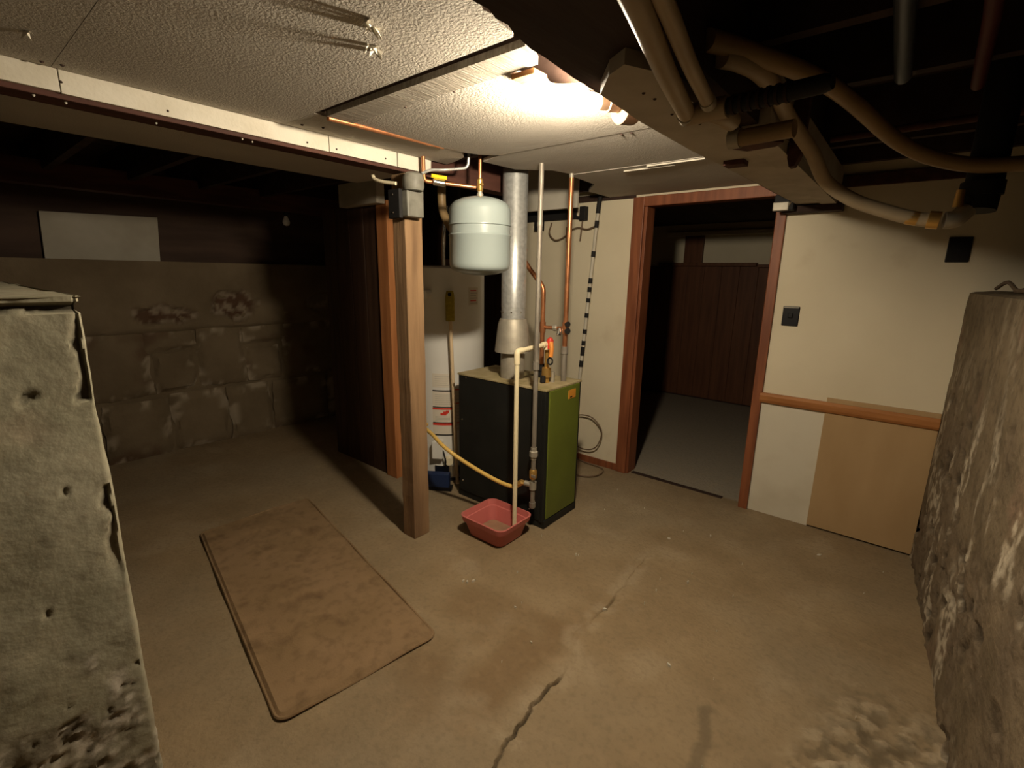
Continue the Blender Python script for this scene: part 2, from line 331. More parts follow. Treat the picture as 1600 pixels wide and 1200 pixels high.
for i, (x, y) in enumerate(((-1.045, 0.735), (-1.06, 0.765), (-1.145, 0.815), (-1.155, 0.84), (-1.75, 0.262))):   # torn flaps hanging from the board
    r = random.Random(i); m_ = MB()
    for k in range(3):
        a = r.uniform(0, 6.28); q = 0.010 + r.uniform(0, 0.010)
        p0 = Vector((x, y, 2.051)); p1 = p0 + Vector((math.cos(a) * q, math.sin(a) * q, -0.016 - r.uniform(0, .012)))
        p2 = p0 + Vector((math.cos(a + 1) * q, math.sin(a + 1) * q, -0.004)); d = Vector((0.002, 0.002, 0.002))
        m_.add([p0, p1, p2, p0 + d, p1 + d, p2 + d], [(0, 1, 2), (5, 4, 3), (0, 3, 4, 1), (1, 4, 5, 2), (2, 5, 3, 0)])
    obj('torn_flap', m_, 'paint', ceil)
for i, (x, y) in enumerate(((-1.94, 0.36), (-1.955, 0.32), (-1.93, 1.05), (-1.90, 1.12), (-1.44, 1.16), (-1.20, 1.158), (-1.00, 1.885), (-0.96, 1.89), (-0.99, 2.46), (-0.88, 1.10))):
    obj('nail_head', MB().lathe([(0.006, 0), (0.004, -0.004)], (x, y, 2.0505), 10), 'darkwood', ceil)

# ---- wall with the doorway (Y = 3.29)
WY = 3.29
wb = struct('wall_back')
obj('plasterboard', B(-2.78, -1.60, WY, WY + 0.02, 0.0, 2.30), 'cream', wb)
obj('plasterboard', B(-0.66, 1.65, WY, WY + 0.02, 0.735, 2.30), 'cream', wb)
obj('plasterboard', B(-1.60, -0.66, WY + 0.002, WY + 0.02, 2.00, 2.30), 'cream', wb)
obj('lower_panel', B(-0.66, -0.302, WY + 0.001, WY + 0.02, 0.0, 0.736), 'white_panel', wb)
obj('plywood_sheet', B(-0.302, 0.205, WY - 0.009, WY + 0.004, 0.012, 0.826), 'plywood', wb, bevel=0.0015)
obj('stud_framing', B(-2.78, -1.53, WY + 0.02, WY + 0.10, 0.0, 2.30), 'darkwood', wb)
obj('stud_framing', B(-0.68, 1.65, WY + 0.02, WY + 0.10, 0.0, 2.30), 'darkwood', wb)
obj('dark_top_strip', B(-0.40, 0.125, WY - 0.022, WY, 1.985, 2.045), 'redwood', wb, bevel=0.003)
obj('dark_sill_strip', B(-2.78, -1.60, WY - 0.012, WY, 2.03, 2.075), 'darkwood', wb)
wp = struct('wall_heater_side')
for i in range(9):
    obj('plank', B(-4.59 + i * 0.2, -4.592 + (i + 1) * 0.2, WY, WY + 0.02 + 0.001 * (i % 2), 0, 2.28), 'panel', wp, bevel=0.004)
struct('trim_1', MB().prism([(WY - 0.022, 0.742), (WY - 0.028, 0.757), (WY - 0.028, 0.785), (WY - 0.018, 0.800), (WY, 0.800), (WY, 0.737), (WY - 0.016, 0.737)], -0.655, 0.205, 'x'), 'rail', bevel=0.001)
struct('baseboard_back', B(-2.0, -1.605, WY - 0.012, WY, 0.0, 0.055), 'casing', bevel=0.003)
d1 = struct('door_1')
obj('casing', B(-1.612, -1.530, WY - 0.020, WY, 0.0, 2.032), 'casing', d1, bevel=0.004)
obj('casing', B(-0.700, -0.645, WY - 0.020, WY, 0.0, 2.030), 'casing', d1, bevel=0.004)
obj('head_casing', B(-1.530, -0.645, WY - 0.021, WY, 1.968, 2.034), 'casing', d1, bevel=0.004)
obj('jamb', B(-1.535, -1.512, WY, WY + 0.125, 0.0, 1.99), 'casing', d1, bevel=0.002)
obj('jamb', B(-0.705, -0.680, WY, WY + 0.125, 0.0, 1.99), 'casing', d1, bevel=0.002)
obj('head_jamb', B(-1.512, -0.705, WY, WY + 0.125, 1.975, 2.0), 'casing', d1, bevel=0.002)
struct('trim_2', B(-1.50, -0.82, WY + 0.03, WY + 0.07, -0.01, 0.006), 'darkwood', bevel=0.003)

# ---- room beyond the doorway
wr = struct('wall_beyond')
obj('upper_wall', B(-4.6, 1.6, 6.10, 6.13, 1.60, 2.30), 'cream', wr)
obj('backing', B(-4.6, 1.6, 6.09, 6.13, 0.0, 1.62), 'darkwood', wr)
for i in range(20):
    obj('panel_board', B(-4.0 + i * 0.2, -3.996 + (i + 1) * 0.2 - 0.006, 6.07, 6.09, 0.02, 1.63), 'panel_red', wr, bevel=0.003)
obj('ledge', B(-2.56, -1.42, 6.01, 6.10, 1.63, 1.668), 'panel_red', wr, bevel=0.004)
obj('ledge', B(-1.41, -1.20, 6.02, 6.10, 1.615, 1.65), 'panel_red', wr, bevel=0.004)
obj('upright', B(-2.26, -2.04, 6.05, 6.10, 1.66, 2.0), 'panel_red', wr, bevel=0.004)
obj('top_ledge', B(-2.48, -1.10, 6.03, 6.10, 1.985, 2.03), 'cream', wr, bevel=0.004)
wr2 = struct('ceiling_beyond', B(-4.6, 1.6, 3.42, 6.1, 2.12, 2.15), 'subfloor')
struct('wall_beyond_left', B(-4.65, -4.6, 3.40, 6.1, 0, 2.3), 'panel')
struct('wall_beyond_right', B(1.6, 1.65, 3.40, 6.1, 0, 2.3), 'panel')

# ---- rough concrete half wall on the right (height field over face and top)
yy = np.concatenate([np.arange(-1.6, 0.8, 0.04), np.arange(0.8, 3.285, 0.0125), [3.286]])
sv = np.concatenate([np.arange(0, 1.46, 0.0125), 1.46 + np.arange(0.0125, 1.25, 0.03)])
gy2, gs = np.meshgrid(yy, sv, indexing='ij')
fz = np.minimum(gs, 1.445); top = gs > 1.455
base_x = 0.205 + 0.068 * (3.28 - gy2)
n = fbm(gy2, gs, 0, 3.2, 4, 71) - 0.5; nf = fbm(gy2, gs, 3, 22, 3, 75)
rub = sstep(0.48, 0.60, fbm(gy2 * 1.0, gs * 0.8, 7, 2.6, 3, 81) + 0.10 * sstep(0.9, 0.2, gs) - 0.12 * sstep(0.9, 1.3, gs))
lime = np.clip(sstep(0.54, 0.64, fbm(gy2 * 2.2, gs * 0.8, 9, 3.3, 5, 91)) * sstep(0.40, 0.58, fbm(gy2 * 1.5, gs, 5, 26, 3, 93)) * (1 - 0.8 * sstep(0.85, 1.15, gs)), 0, 1)
pit = sstep(0.64, 0.72, fbm(gy2, gs, 14, 17, 2, 95)) * rub
disp = n * 0.024 + rub * (nf - 0.5) * 0.020 - pit * 0.014
edge = 1 - sstep(0, 0.06, 1.455 - gs)
X2 = np.where(top, base_x + (gs - 1.455) + 0.004, base_x - disp * (1 - 0.6 * edge) + 0.004 * edge)
Z2 = np.where(top, 1.450 + n * 0.02 + 0.006 * sstep(0, .1, gs - 1.455), fz) + 0.0 * gy2
mb = MB(); mb.v = list(zip(X2.ravel(), gy2.ravel(), Z2.ravel())); mb.f = grid_faces(len(yy), len(sv), True)
wrt = struct('wall_right', mb, 'right_conc', smooth=True, attrs={'rub': rub * 0.8, 'lime': lime * 0.85, 'dark': pit * 0.8})

# ---- rough concrete stub wall on the left, wrapped round its end corner
XL, YL, ZT = -1.30, 0.205, 1.443
path = []
for y in np.arange(-1.5, -0.3, 0.05): path.append((XL, y, 1.0, 0.0))
for y in np.arange(-0.3, YL - 0.012, 0.007): path.append((XL, y, 1.0, 0.0))
for a in np.linspace(0, 90, 6): path.append((XL - 0.012 + 0.012 * math.cos(math.radians(a)), YL - 0.012 + 0.012 * math.sin(math.radians(a)), math.cos(math.radians(a)), math.sin(math.radians(a))))
for x in np.arange(XL - 0.02, XL - 1.32, -0.03): path.append((x, YL, 0.0, 1.0))
pa = np.array(path); zz = np.concatenate([np.arange(0, 0.2, 0.03), np.arange(0.2, ZT, 0.008), [ZT]])
px = pa[:, 0][:, None]; py = pa[:, 1][:, None]; nx = pa[:, 2][:, None]; ny = pa[:, 3][:, None]; Zg = zz[None, :] + 0 * px
px = px + 0 * Zg; py = py + 0 * Zg
n = fbm(px, py, Zg, 5, 4, 101) - 0.5; nf = fbm(px, py, Zg, 34, 3, 105)
rub = sstep(0.40, 0.66, fbm(px, py * 1.2, Zg, 11, 3, 111) + 0.34 * sstep(0.74, 0.40, Zg) - 0.22) * sstep(0.78, 0.62, Zg)
lime = rub * sstep(0.50, 0.62, fbm(px, py, Zg, 42, 3, 121))
pit = np.clip(sstep(0.815, 0.84, fbm(px, py * 1.3, Zg, 24, 2, 131)) + rub * sstep(0.62, 0.72, fbm(px, py, Zg, 45, 2, 135)), 0, 1)
wz = (fbm(Zg, 0, 0, 26, 3, 141) - 0.5)
peel = (sstep(0.006, 0.010, (YL - py) + wz * 0.014) * (1 - sstep(0.016, 0.024, (YL - py) + wz * 0.030 - 0.012 * sstep(1.05, 1.25, Zg) * sstep(1.35, 1.2, Zg)))) * (nx > 0.9) * sstep(0.75, 0.95, Zg) * (fbm(Zg, 0, 3, 14, 2, 143) > 0.36)
wy = (fbm(0, py, 0, 30, 3, 151) - 0.5) * 0.012
lip = (sstep(ZT - 0.030, ZT - 0.026, Zg + wy) * (1 - sstep(ZT - 0.016, ZT - 0.012, Zg + wy)))
disp = n * 0.022 + rub * (nf - 0.5) * 0.014 - pit * 0.006 - peel * 0.008 - lip * 0.014
PX = px + nx * disp; PY = py + ny * disp * 0.6
mb = MB(); mb.v = list(zip(PX.ravel(), PY.ravel(), Zg.ravel())); mb.f = grid_faces(len(pa), len(zz))
wl = struct('wall_left', mb, 'left_conc', smooth=True, attrs={'rub': rub * 0.75, 'lime': lime * 0.8, 'dark': np.clip(pit * 0.55 + peel * 0.9 + lip * 0.9, 0, 1)})
tx = np.arange(XL - 1.30, XL + 0.001, 0.02); ty = np.concatenate([np.arange(-1.5, 0, 0.05), np.linspace(0, YL + 0.004, 14)])
ax, ay = np.meshgrid(tx, ty, indexing='ij'); az = ZT - 0.002 + (fbm(ax, ay, 0, 9, 3, 161) - 0.5) * 0.006
mb = MB(); mb.v = list(zip(ax.ravel(), ay.ravel(), az.ravel())); mb.f = grid_faces(len(tx), len(ty))
zro = np.zeros(len(mb.v)); obj('cap', mb, 'left_conc', wl, smooth=True, attrs={'rub': zro, 'lime': zro, 'dark': zro})

# ---- far foundation wall on the left, laid in blocks under a plaster band
XF = -4.59
wf = struct('wall_far_left', B(-5.15, XF - 0.03, -1.65, 3.285, 0, 1.545), 'far_conc')
def rough_block(y0, y1, z0, z1, x, seed, name, parent, bump=0.024, nn=(22, 18), rnd=0.05):
    u, v = np.meshgrid(np.linspace(0, 1, nn[0]), np.linspace(0, 1, nn[1]), indexing='ij')
    Yb = y0 + (y1 - y0) * u; Zb = z0 + (z1 - z0) * v
    e = np.minimum(np.minimum(Yb - y0, y1 - Yb), np.minimum(Zb - z0, z1 - Zb)); rd = sstep(0, rnd, e)
    q = fbm(Yb, Zb, seed, 5, 4, 201)
    Xb = x - 0.028 * (1 - rd) * (0.35 + 1.3 * fbm(Yb, Zb, seed + 9, 4, 2, 203)) + (q - 0.5) * bump * 2
    Yb = Yb + (fbm(Yb, Zb, seed + 3, 9, 2, 205) - 0.5) * 0.06 * (e < 0.03); Zb = Zb + (fbm(Yb, Zb, seed + 6, 9, 2, 207) - 0.5) * 0.05 * (e < 0.03) * (z0 > 0.1)
    m_ = MB(); m_.v = list(zip(Xb.ravel(), Yb.ravel(), Zb.ravel())); m_.f = grid_faces(nn[0], nn[1])
    lm = np.clip(sstep(0.55, 0.7, fbm(Yb, Zb, seed + 1, 11, 3, 211)) * (1 - sstep(0, 0.10, e)) * 1.4, 0, 1)
    rb = sstep(0.62, 0.75, fbm(Yb, Zb, seed + 2, 4, 3, 215)) * 0.6
    return obj(name, m_, 'far_conc', parent, smooth=True, attrs={'rub': rb, 'lime': lm})
c1 = [-1.6, -1.1, -0.6, -0.15, 0.30, 0.72, 1.175, 1.61, 2.0, 2.56, 3.28]
c2 = [-1.6, -1.3, -0.8, -0.3, 0.15, 0.60, 1.09, 1.41, 1.80, 2.14, 2.72, 3.28]
for k, (a, b) in enumerate(zip(c1[:-1], c1[1:])): rough_block(a + .008, b - .008, 0.0, 0.49 - 0.012 * (k % 3), XF + 0.012, k * 7.3, 'foundation_block', wf)
for k, (a, b) in enumerate(zip(c2[:-1], c2[1:])): rough_block(a + .008, b - .008, 0.505 - 0.01 * (k % 2), 1.02 if k % 2 else 0.83, XF + 0.004, 90 + k * 5.1, 'foundation_block', wf)
for k, (a, b) in enumerate(zip(c2[:-1], c2[1:])):
    if k % 2 == 0: rough_block(a - .05, b + .02, 0.84, 1.03, XF - 0.002, 180 + k * 5.1, 'foundation_block', wf)
# plaster band with two spalled patches
yy = np.arange(-1.6, 3.285, 0.02); zz = np.linspace(1.0, 1.548, 26)
Yb, Zb = np.meshgrid(yy, zz, indexing='ij')
nz = (fbm(Yb, Zb, 2, 9, 3, 221) - 0.5)
sp = np.maximum((1 - sstep(0.6, 1.0, np.hypot((Yb - 1.18) / 0.27, (Zb - 1.14) / 0.085) + nz * 1.1)), (1 - sstep(0.7, 1.0, np.hypot((Yb - 1.74) / 0.20, (Zb - 1.19) / 0.155) + nz * 0.9)))
sp = np.maximum(sp, 0.6 * (1 - sstep(0.6, 1.0, np.hypot((Yb - 2.5) / 0.22, (Zb - 1.2) / 0.12) + nz * 1.4)))
Xb = XF + 0.012 + nz * 0.02 - sp * (0.035 + 0.04 * (fbm(Yb, Zb, 5, 30, 2, 225) - 0.5)) - 0.03 * sstep(1.03, 1.0, Zb)
lm = np.clip(sp * sstep(0.5, 0.62, fbm(Yb, Zb, 6, 25, 3, 227)) * 0.7 + sstep(0.3, 0.6, sp) * (1 - sstep(0.6, 0.95, sp)) * 0.35, 0, 1)
mb = MB(); mb.v = list(zip(Xb.ravel(), Yb.ravel(), Zb.ravel())); mb.f = grid_faces(len(yy), len(zz))
obj('plaster_band', mb, 'far_conc', wf, smooth=True, attrs={'rub': sp * 0.9, 'lime': lm})
obj('ledge_cap', B(-5.1, XF + 0.006, -1.6, 3.28, 1.535, 1.552), 'far_conc', wf)
obj('rim_wall', B(-5.15, -4.86, -1.65, 3.285, 1.55, 2.30), 'subfloor', wf)
# ---- closing walls out of view
struct('wall_front', B(-5.15, 1.7, -1.70, -1.62, 0, 2.32), 'far_conc')
struct('wall_right_upper', B(1.60, 1.68, -1.65, 3.4, 0, 2.32), 'far_conc')
# ---- dark partition in front of the heater corner
PY = 2.06
pt = struct('wall_partition')
for i in range(4):
    x0 = -3.59 + i * 0.178
    obj('panel_board', B(x0, x0 + 0.175, PY, PY + 0.012, 0.0, 1.95), 'panel', pt, bevel=0.003)
obj('stud', B(-2.882, -2.765, PY - 0.015, PY + 0.045, 0.0, 1.96), 'stud', pt, bevel=0.003)
obj('stud', B(-3.58, -3.49, PY + 0.012, PY + 0.05, 0.0, 1.95), 'stud', pt, bevel=0.003)
obj('back_panel', B(-3.59, -2.88, PY + 0.05, PY + 0.062, 0.0, 1.95), 'panel', pt)

# ================================================================ TIMBERS
pp = thing('support_post', (-2.055, 1.645, 0), 'rough square timber post standing on the floor under the white-faced beam', 'post')
mbp = MB(); zs = np.linspace(0, 1.972, 24); rr = random.Random(3)
ring = []
for z in zs:
    j = [rr.uniform(-0.002, 0.002) for _ in range(8)]
    ring += [(-2.105 + j[0], 1.592 + j[1], z), (-2.005 + j[2], 1.592 + j[3], z), (-2.005 + j[4], 1.702 + j[5], z), (-2.105 + j[6], 1.702 + j[7], z)]
mbp.add(ring, [(i * 4 + k, i * 4 + (k + 1) % 4, i * 4 + 4 + (k + 1) % 4, i * 4 + 4 + k) for i in range(23) for k in range(4)] + [(3, 2, 1, 0), (92, 93, 94, 95)])
obj('shaft', mbp, 'post', pp, bevel=0.004)
bl = thing('support_beam', (-2.05, 1.0, 1.975), 'red-brown timber ceiling beam with a white painted face board, carried by the post', 'beam')
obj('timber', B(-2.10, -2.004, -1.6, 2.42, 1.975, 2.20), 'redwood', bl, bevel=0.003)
obj('face_board', B(-2.004, -1.990, -1.6, 0.355, 1.990, 2.062), 'paint', bl, bevel=0.001)
obj('face_board', B(-2.004, -1.991, 0.358, 1.195, 1.988, 2.062), 'paint', bl, bevel=0.001)
obj('face_board', B(-2.004, -1.991, 1.198, 1.545, 1.989, 2.062), 'paint', bl, bevel=0.001)
obj('face_board', MB().prism([(1.55, 1.988), (1.70, 1.988), (1.735, 1.994), (1.755, 2.015), (1.757, 2.062), (1.55, 2.062)], -2.004, -1.990, 'x'), 'paint', bl)
for (y, z) in ((0.36, 2.018), (0.62, 2.005), (1.10, 2.005), (1.23, 2.005), (1.48, 2.012)):
    obj('nail_head', MB().lathe([(0.004, 0), (0.003, 0.003)], (-1.991, y, z), 10, Matrix.Rotation(math.pi / 2, 3, 'Y')), 'darkwood', bl)
for (x, y) in ((-2.03, 0.37), (-2.02, 0.30), (-2.03, 0.90), (-2.05, 0.60), (-2.02, 0.86)):
    obj('paint_drip', MB().lathe([(0.004, 0), (0.003, -0.004), (0.001, -0.006)], (x, y, 1.9755), 8), 'paint', bl)
br = thing('overhead_beam', (-0.70, 1.0, 2.07), 'dark timber beam with splintered edge passing right of the glowing bulb', 'beam')
jg = [(-0.600, -1.6), (-0.612, 0.0), (-0.622, 0.45), (-0.626, 0.62), (-0.632, 0.66), (-0.629, 0.69), (-0.640, 0.72), (-0.637, 0.75), (-0.648, 0.78), (-0.656, 0.82), (-0.662, 0.85), (-0.662, 0.90), (-0.672, 1.02), (-0.676, 1.19), (-0.686, 1.40), (-0.686, 1.80), (-0.656, 2.60), (-0.640, 3.28)]
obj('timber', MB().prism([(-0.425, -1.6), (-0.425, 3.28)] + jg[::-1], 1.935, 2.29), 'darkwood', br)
sf = thing('soffit_box', (-0.49, 2.1, 1.90), 'dull white boxed-in soffit running from the light bulb to the doorway', 'soffit')
obj('bottom_board', MB().prism([(-0.628, 1.07), (-0.56, 0.985), (-0.51, 0.955), (-0.478, 1.02), (-0.474, 3.262), (-0.585, 3.262), (-0.606, 2.49), (-0.640, 1.69), (-0.642, 1.31)], 1.905, 1.9345), 'soffit', sf)
obj('bottom_board', MB().prism([(-0.470, 1.62), (-0.395, 1.62), (-0.398, 3.262), (-0.470, 3.262)], 1.897, 1.9345), 'soffit', sf, bevel=0.001)
obj('side_board', B(-0.424, -0.394, 1.62, 3.262, 1.9345, 2.075), 'soffit', sf)
for (x, y) in ((-0.545, 1.12), (-0.54, 1.17), (-0.52, 1.42), (-0.55, 1.30)):
    obj('nail_head', MB().lathe([(0.005, 0), (0.003, -0.003)], (x, y, 1.9055), 10), 'darkwood', sf)
obj('wood_scrap', MB().prism([(-0.50, 1.66), (-0.42, 1.60), (-0.36, 1.66), (-0.39, 1.70), (-0.47, 1.71)], 1.883, 1.897), 'redwood', sf)
obj('wood_scrap', B(-0.60, -0.53, 1.90, 1.96, 1.888, 1.905), 'redwood', sf, bevel=0.002)
tag(obj('sill_beam', B(-4.32, -4.20, -1.6, 3.2, 1.985, 2.13), 'redwood', bevel=0.004), 'dark red-brown timber in shadow above the block foundation wall', 'beam')
tag(obj('header_block', B(-3.21, -2.77, 1.975, 2.04, 1.935, 2.085), 'soffit', bevel=0.004), 'short pale stained timber block on top of the dark partition', 'timber block')
tag(obj('foam_board', MB().prism([(0.615, 1.553), (1.308, 1.553), (1.330, 1.898), (0.629, 1.878)], -4.855, -4.82, 'x'), 'foam', bevel=0.003), 'white foam board leaning on the ledge above the block wall', 'board')
tag(obj('wood_offcut', B(-0.975, -0.895, 1.165, 1.228, 2.036, 2.050), 'block_wood', bevel=0.002), 'orange-brown wood offcut on the ceiling just left of the glowing bulb', 'wood offcut')
tag(obj('hanging_block', MB().prism([(-0.392, 2.075), (-0.348, 2.075), (-0.350, 1.900), (-0.368, 1.858), (-0.384, 1.856), (-0.392, 1.885)], 1.88, 1.92, 'y'), 'redwood', bevel=0.002), 'dark pointed wooden block hanging beside the soffit under the pipes', 'wood block')

# ================================================================ LAMP
lp = thing('bulb_lamp', (-0.70, 1.47, 2.05), 'glowing bare light bulb in a socket on the ceiling', 'lamp')
axis = Vector((-0.095, -0.17, -0.010)).normalized()
rot = axis.to_track_quat('Z', 'Y').to_matrix()
bp = Vector(BULB_POS); base = bp - axis * 0.075
prof = [(0.0135, 0.0), (0.0145, 0.018), (0.020, 0.034), (0.032, 0.052), (0.038, 0.074), (0.0355, 0.093), (0.026, 0.107), (0.012, 0.114), (0.001, 0.115)]
obj('bulb', MB().lathe(prof, base, 28, rot), 'bulb', lp, smooth=True)
obj('socket', MB().lathe([(0.012, -0.07), (0.022, -0.068), (0.024, -0.03), (0.020, -0.028), (0.020, 0.0), (0.014, 0.004)], base, 24, rot), 'cable', lp, smooth=True)
jb = base - axis * 0.085
obj('junction_box', MB().lathe([(0.050, -0.045), (0.054, -0.04), (0.054, 0.008), (0.050, 0.013), (0.012, 0.015)], jb, 24, rot), 'cable', lp, smooth=True)
obj('wire', T(smooth_path([jb + Vector((-0.02, -0.02, 0.045)), (-0.82, 1.36, 2.050), (-0.90, 1.27, 2.036), (-0.905, 1.22, 2.047)]), 0.005), 'cream_pl', lp, smooth=True)

# ================================================================ BOILER
bo = thing('boiler', (-1.875, 2.35, 0), 'floor-standing boiler with black side and olive green front', 'boiler')
obj('cabinet', B(-2.226, -1.545, 2.165, 2.535, 0.045, 0.855), 'bblack', bo, bevel=0.006)
obj('base', B(-2.240, -1.512, 2.172, 2.530, 0.0, 0.05), 'bblack', bo, bevel=0.004)
obj('front_frame', B(-1.545, -1.520, 2.163, 2.537, 0.04, 0.862), 'bblack', bo, bevel=0.003)
gp = obj('front_panel', B(-1.522, -1.512, 2.192, 2.512, 0.055, 0.852), 'bgreen', bo, bevel=0.004)
sub('badge', B(-1.513, -1.509, 2.385, 2.462, 0.772, 0.826), 'orange', gp, bo, bevel=0.001)
sub('badge_mark', B(-1.510, -1.5085, 2.400, 2.425, 0.778, 0.786), 'black', gp, bo)
tp = obj('top_panel', B(-2.232, -1.515, 2.160, 2.540, 0.853, 0.866), 'btop', bo, bevel=0.003)
for (x, z) in ((-2.16, 0.842), (-1.59, 0.842), (-1.59, 0.562), (-2.195, 0.554), (-2.19, 0.12), (-1.62, 0.10)):
    obj('screw', MB().lathe([(0.007, 0), (0.005, 0.004)], (x, 2.1655, z), 10, Matrix.Rotation(math.pi / 2, 3, 'X')), 'chrome', bo)
# ---- flue
fl = thing('flue_pipe', (-1.885, 2.305, 0.866), 'galvanised flue pipe with a bell-shaped draft hood on top of the boiler', 'flue pipe')
c = (-1.885, 2.305, 0)
obj('lower_pipe', MB().lathe([(0.075, 0.866), (0.075, 1.10)], c, 40), 'galv_dull', fl, smooth=True)
obj('draft_hood', MB().lathe([(0.074, 1.06), (0.104, 1.045), (0.108, 1.030), (0.112, 1.030), (0.111, 1.042), (0.094, 1.195), (0.082, 1.232), (0.074, 1.235)], c, 48), 'galv_dull', fl, smooth=True)
up = obj('upper_pipe', MB().lathe([(0.0735, 1.22), (0.0735, 1.30), (0.0752, 1.302), (0.0752, 1.72), (0.0738, 1.722), (0.0738, 2.295)], c, 48), 'galv', fl, smooth=True)
for a in (-150, -105, -60, -15):
    p = (c[0] + 0.074 * math.cos(math.radians(a)), c[1] + 0.074 * math.sin(math.radians(a)), 1.275)
    sub('rivet', MB().lathe([(0.006, 0), (0.005, 0.003), (0.002, 0.005)], p, 10, Vector((math.cos(math.radians(a)), math.sin(math.radians(a)), 0)).to_track_quat('Z', 'Y').to_matrix()), 'chrome', up, fl)
# ---- expansion tank
et = thing('expansion_tank', (-1.786, 1.90, 1.508), 'grey enamel expansion tank hanging under a copper riser in front of the flue', 'expansion tank')
c = (-1.786, 1.90, 0); R0 = 0.158
obj('shell', MB().lathe([(0.03, 1.490), (0.09, 1.498), (0.135, 1.512), (0.150, 1.522), (0.156, 1.534), (R0, 1.552), (R0, 1.683), (R0 + 0.003, 1.687), (R0 + 0.003, 1.692), (R0 - 0.002, 1.696), (R0 - 0.002, 1.735), (R0 + 0.003, 1.739), (R0 + 0.003, 1.744), (R0, 1.748), (R0, 1.812), (0.150, 1.835), (0.132, 1.853), (0.100, 1.868), (0.06, 1.877), (0.02, 1.880), (0.004, 1.881)], c, 64), 'tank', et, smooth=True)
obj('nipple', MB().lathe([(0.017, 1.878), (0.017, 1.895), (0.012, 1.896), (0.012, 1.905)], c, 20), 'galv_dull', et, smooth=True)
# ---- copper supply to the tank
cp = thing('copper_supply', (-1.786, 1.90, 1.905), 'copper supply line with yellow-handled valve running from the post to the tank', 'copper pipe')
obj('riser', T([(-1.786, 1.90, 1.965), (-1.786, 1.90, 2.10)], 0.009), 'copper', cp, smooth=True)
te = obj('brass_tee', T([(-1.786, 1.90, 1.905), (-1.786, 1.90, 1.912), (-1.786, 1.90, 1.962), (-1.786, 1.90, 1.968)], [0.012, 0.016, 0.016, 0.011]), 'brass', cp, smooth=True)
sub('side_boss', MB().tube([(-1.786, 1.90, 1.938), (-1.762, 1.90 - 0.006, 1.938)], [0.014, 0.006]), 'brass', te, cp, smooth=True)
obj('run', T(bend([(-1.952, 1.672, 2.10), (-1.950, 1.673, 1.940), (-1.80, 1.885, 1.925)], 0.02), 0.0095), 'copper', cp, smooth=True)
va = obj('ball_valve', T([(-1.915, 1.699, 1.936), (-1.912, 1.704, 1.936), (-1.885, 1.748, 1.932), (-1.882, 1.753, 1.932)], [0.012, 0.017, 0.017, 0.012]), 'chrome', cp, smooth=True)
sub('handle', MB().tube([(-1.915, 1.69, 1.963), (-1.875, 1.755, 1.957)], 0.009, seg=8), 'yellow2', va, cp)
sub('stem', T([(-1.898, 1.726, 1.934), (-1.898, 1.726, 1.962)], 0.005, seg=8), 'chrome', va, cp)
# ---- boiler pipework
g = thing('gas_pipe', (-1.557, 2.112, 0.15), 'grey iron gas pipe dropping from the ceiling past the black side of the boiler', 'gas pipe')
gx0, gy0 = -1.557, 2.112
obj('upper_run', T([(gx0, gy0, 0.53), (gx0 - 0.012, gy0 + 0.015, 2.12)], 0.0135, seg=16), 'iron', g, smooth=True)
obj('coupling', T([(gx0 - 0.003, gy0 + .003, 0.985), (gx0 - 0.003, gy0 + .003, 1.03)], 0.019, seg=16), 'iron', g, smooth=True)
obj('coupling', T([(gx0 - 0.010, gy0 + .012, 1.745), (gx0 - 0.010, gy0 + .012, 1.765)], 0.016, seg=16), 'iron', g, smooth=True)
obj('union', T([(gx0, gy0, 0.455), (gx0, gy0, 0.47), (gx0, gy0, 0.475), (gx0, gy0, 0.505), (gx0, gy0, 0.51), (gx0, gy0, 0.53)], [0.017, 0.017, 0.025, 0.025, 0.018, 0.018], seg=8), 'galv_dull', g)
obj('lower_run', T([(gx0, gy0, 0.16), (gx0, gy0, 0.46)], 0.0135, seg=16), 'iron', g, smooth=True)
vv = obj('gas_cock', T([(gx0, gy0, 0.335), (gx0, gy0, 0.345), (gx0, gy0, 0.385), (gx0, gy0, 0.395)], [0.017, 0.023, 0.023, 0.017], seg=12), 'brass', g, smooth=True)
sub('lever', B(gx0 + 0.005, gx0 + 0.035, gy0 - 0.030, gy0 - 0.022, 0.355, 0.372), 'iron', vv, g, bevel=0.002)
obj('tee', T([(gx0, gy0, 0.27), (gx0, gy0, 0.32)], 0.021, seg=16), 'galv_dull', g, smooth=True)
obj('tee_branch', T([(gx0, gy0, 0.295), (gx0 - 0.05, gy0 - 0.012, 0.298)], 0.017, seg=16), 'galv_dull', g, smooth=True)
obj('drip_cap', T([(gx0, gy0, 0.148), (gx0, gy0, 0.155), (gx0, gy0, 0.185)], [0.012, 0.019, 0.019], seg=12), 'iron', g, smooth=True)
yh = thing('gas_hose', (-1.66, 2.06, 0.26), 'yellow flexible gas hose from the gas pipe to the water heater', 'gas hose')
obj('hose', T(smooth_path([(-1.622, 2.093, 0.300), (-1.67, 2.065, 0.268), (-1.80, 2.030, 0.292), (-2.00, 1.975, 0.37), (-2.12, 1.93, 0.445), (-2.25, 1.95, 0.49), (-2.45, 2.02, 0.50), (-2.53, 2.145, 0.45)]), 0.0125, seg=12), 'yellow', yh, smooth=True)
obj('fitting', T([(-1.607, 2.1, 0.298), (-1.625, 2.092, 0.299), (-1.640, 2.083, 0.288), (-1.655, 2.074, 0.276)], [0.014, 0.019, 0.019, 0.014], seg=8), 'brass', yh)
c1p = thing('copper_riser', (-1.582, 2.43, 0.866), 'tall straight copper pipe rising from the back of the boiler to the ceiling', 'copper pipe')
cx, cy = -1.582, 2.43
obj('pipe', T([(cx, cy, 1.08), (cx, cy, 2.03)], 0.0145, seg=16), 'copper', c1p, smooth=True)
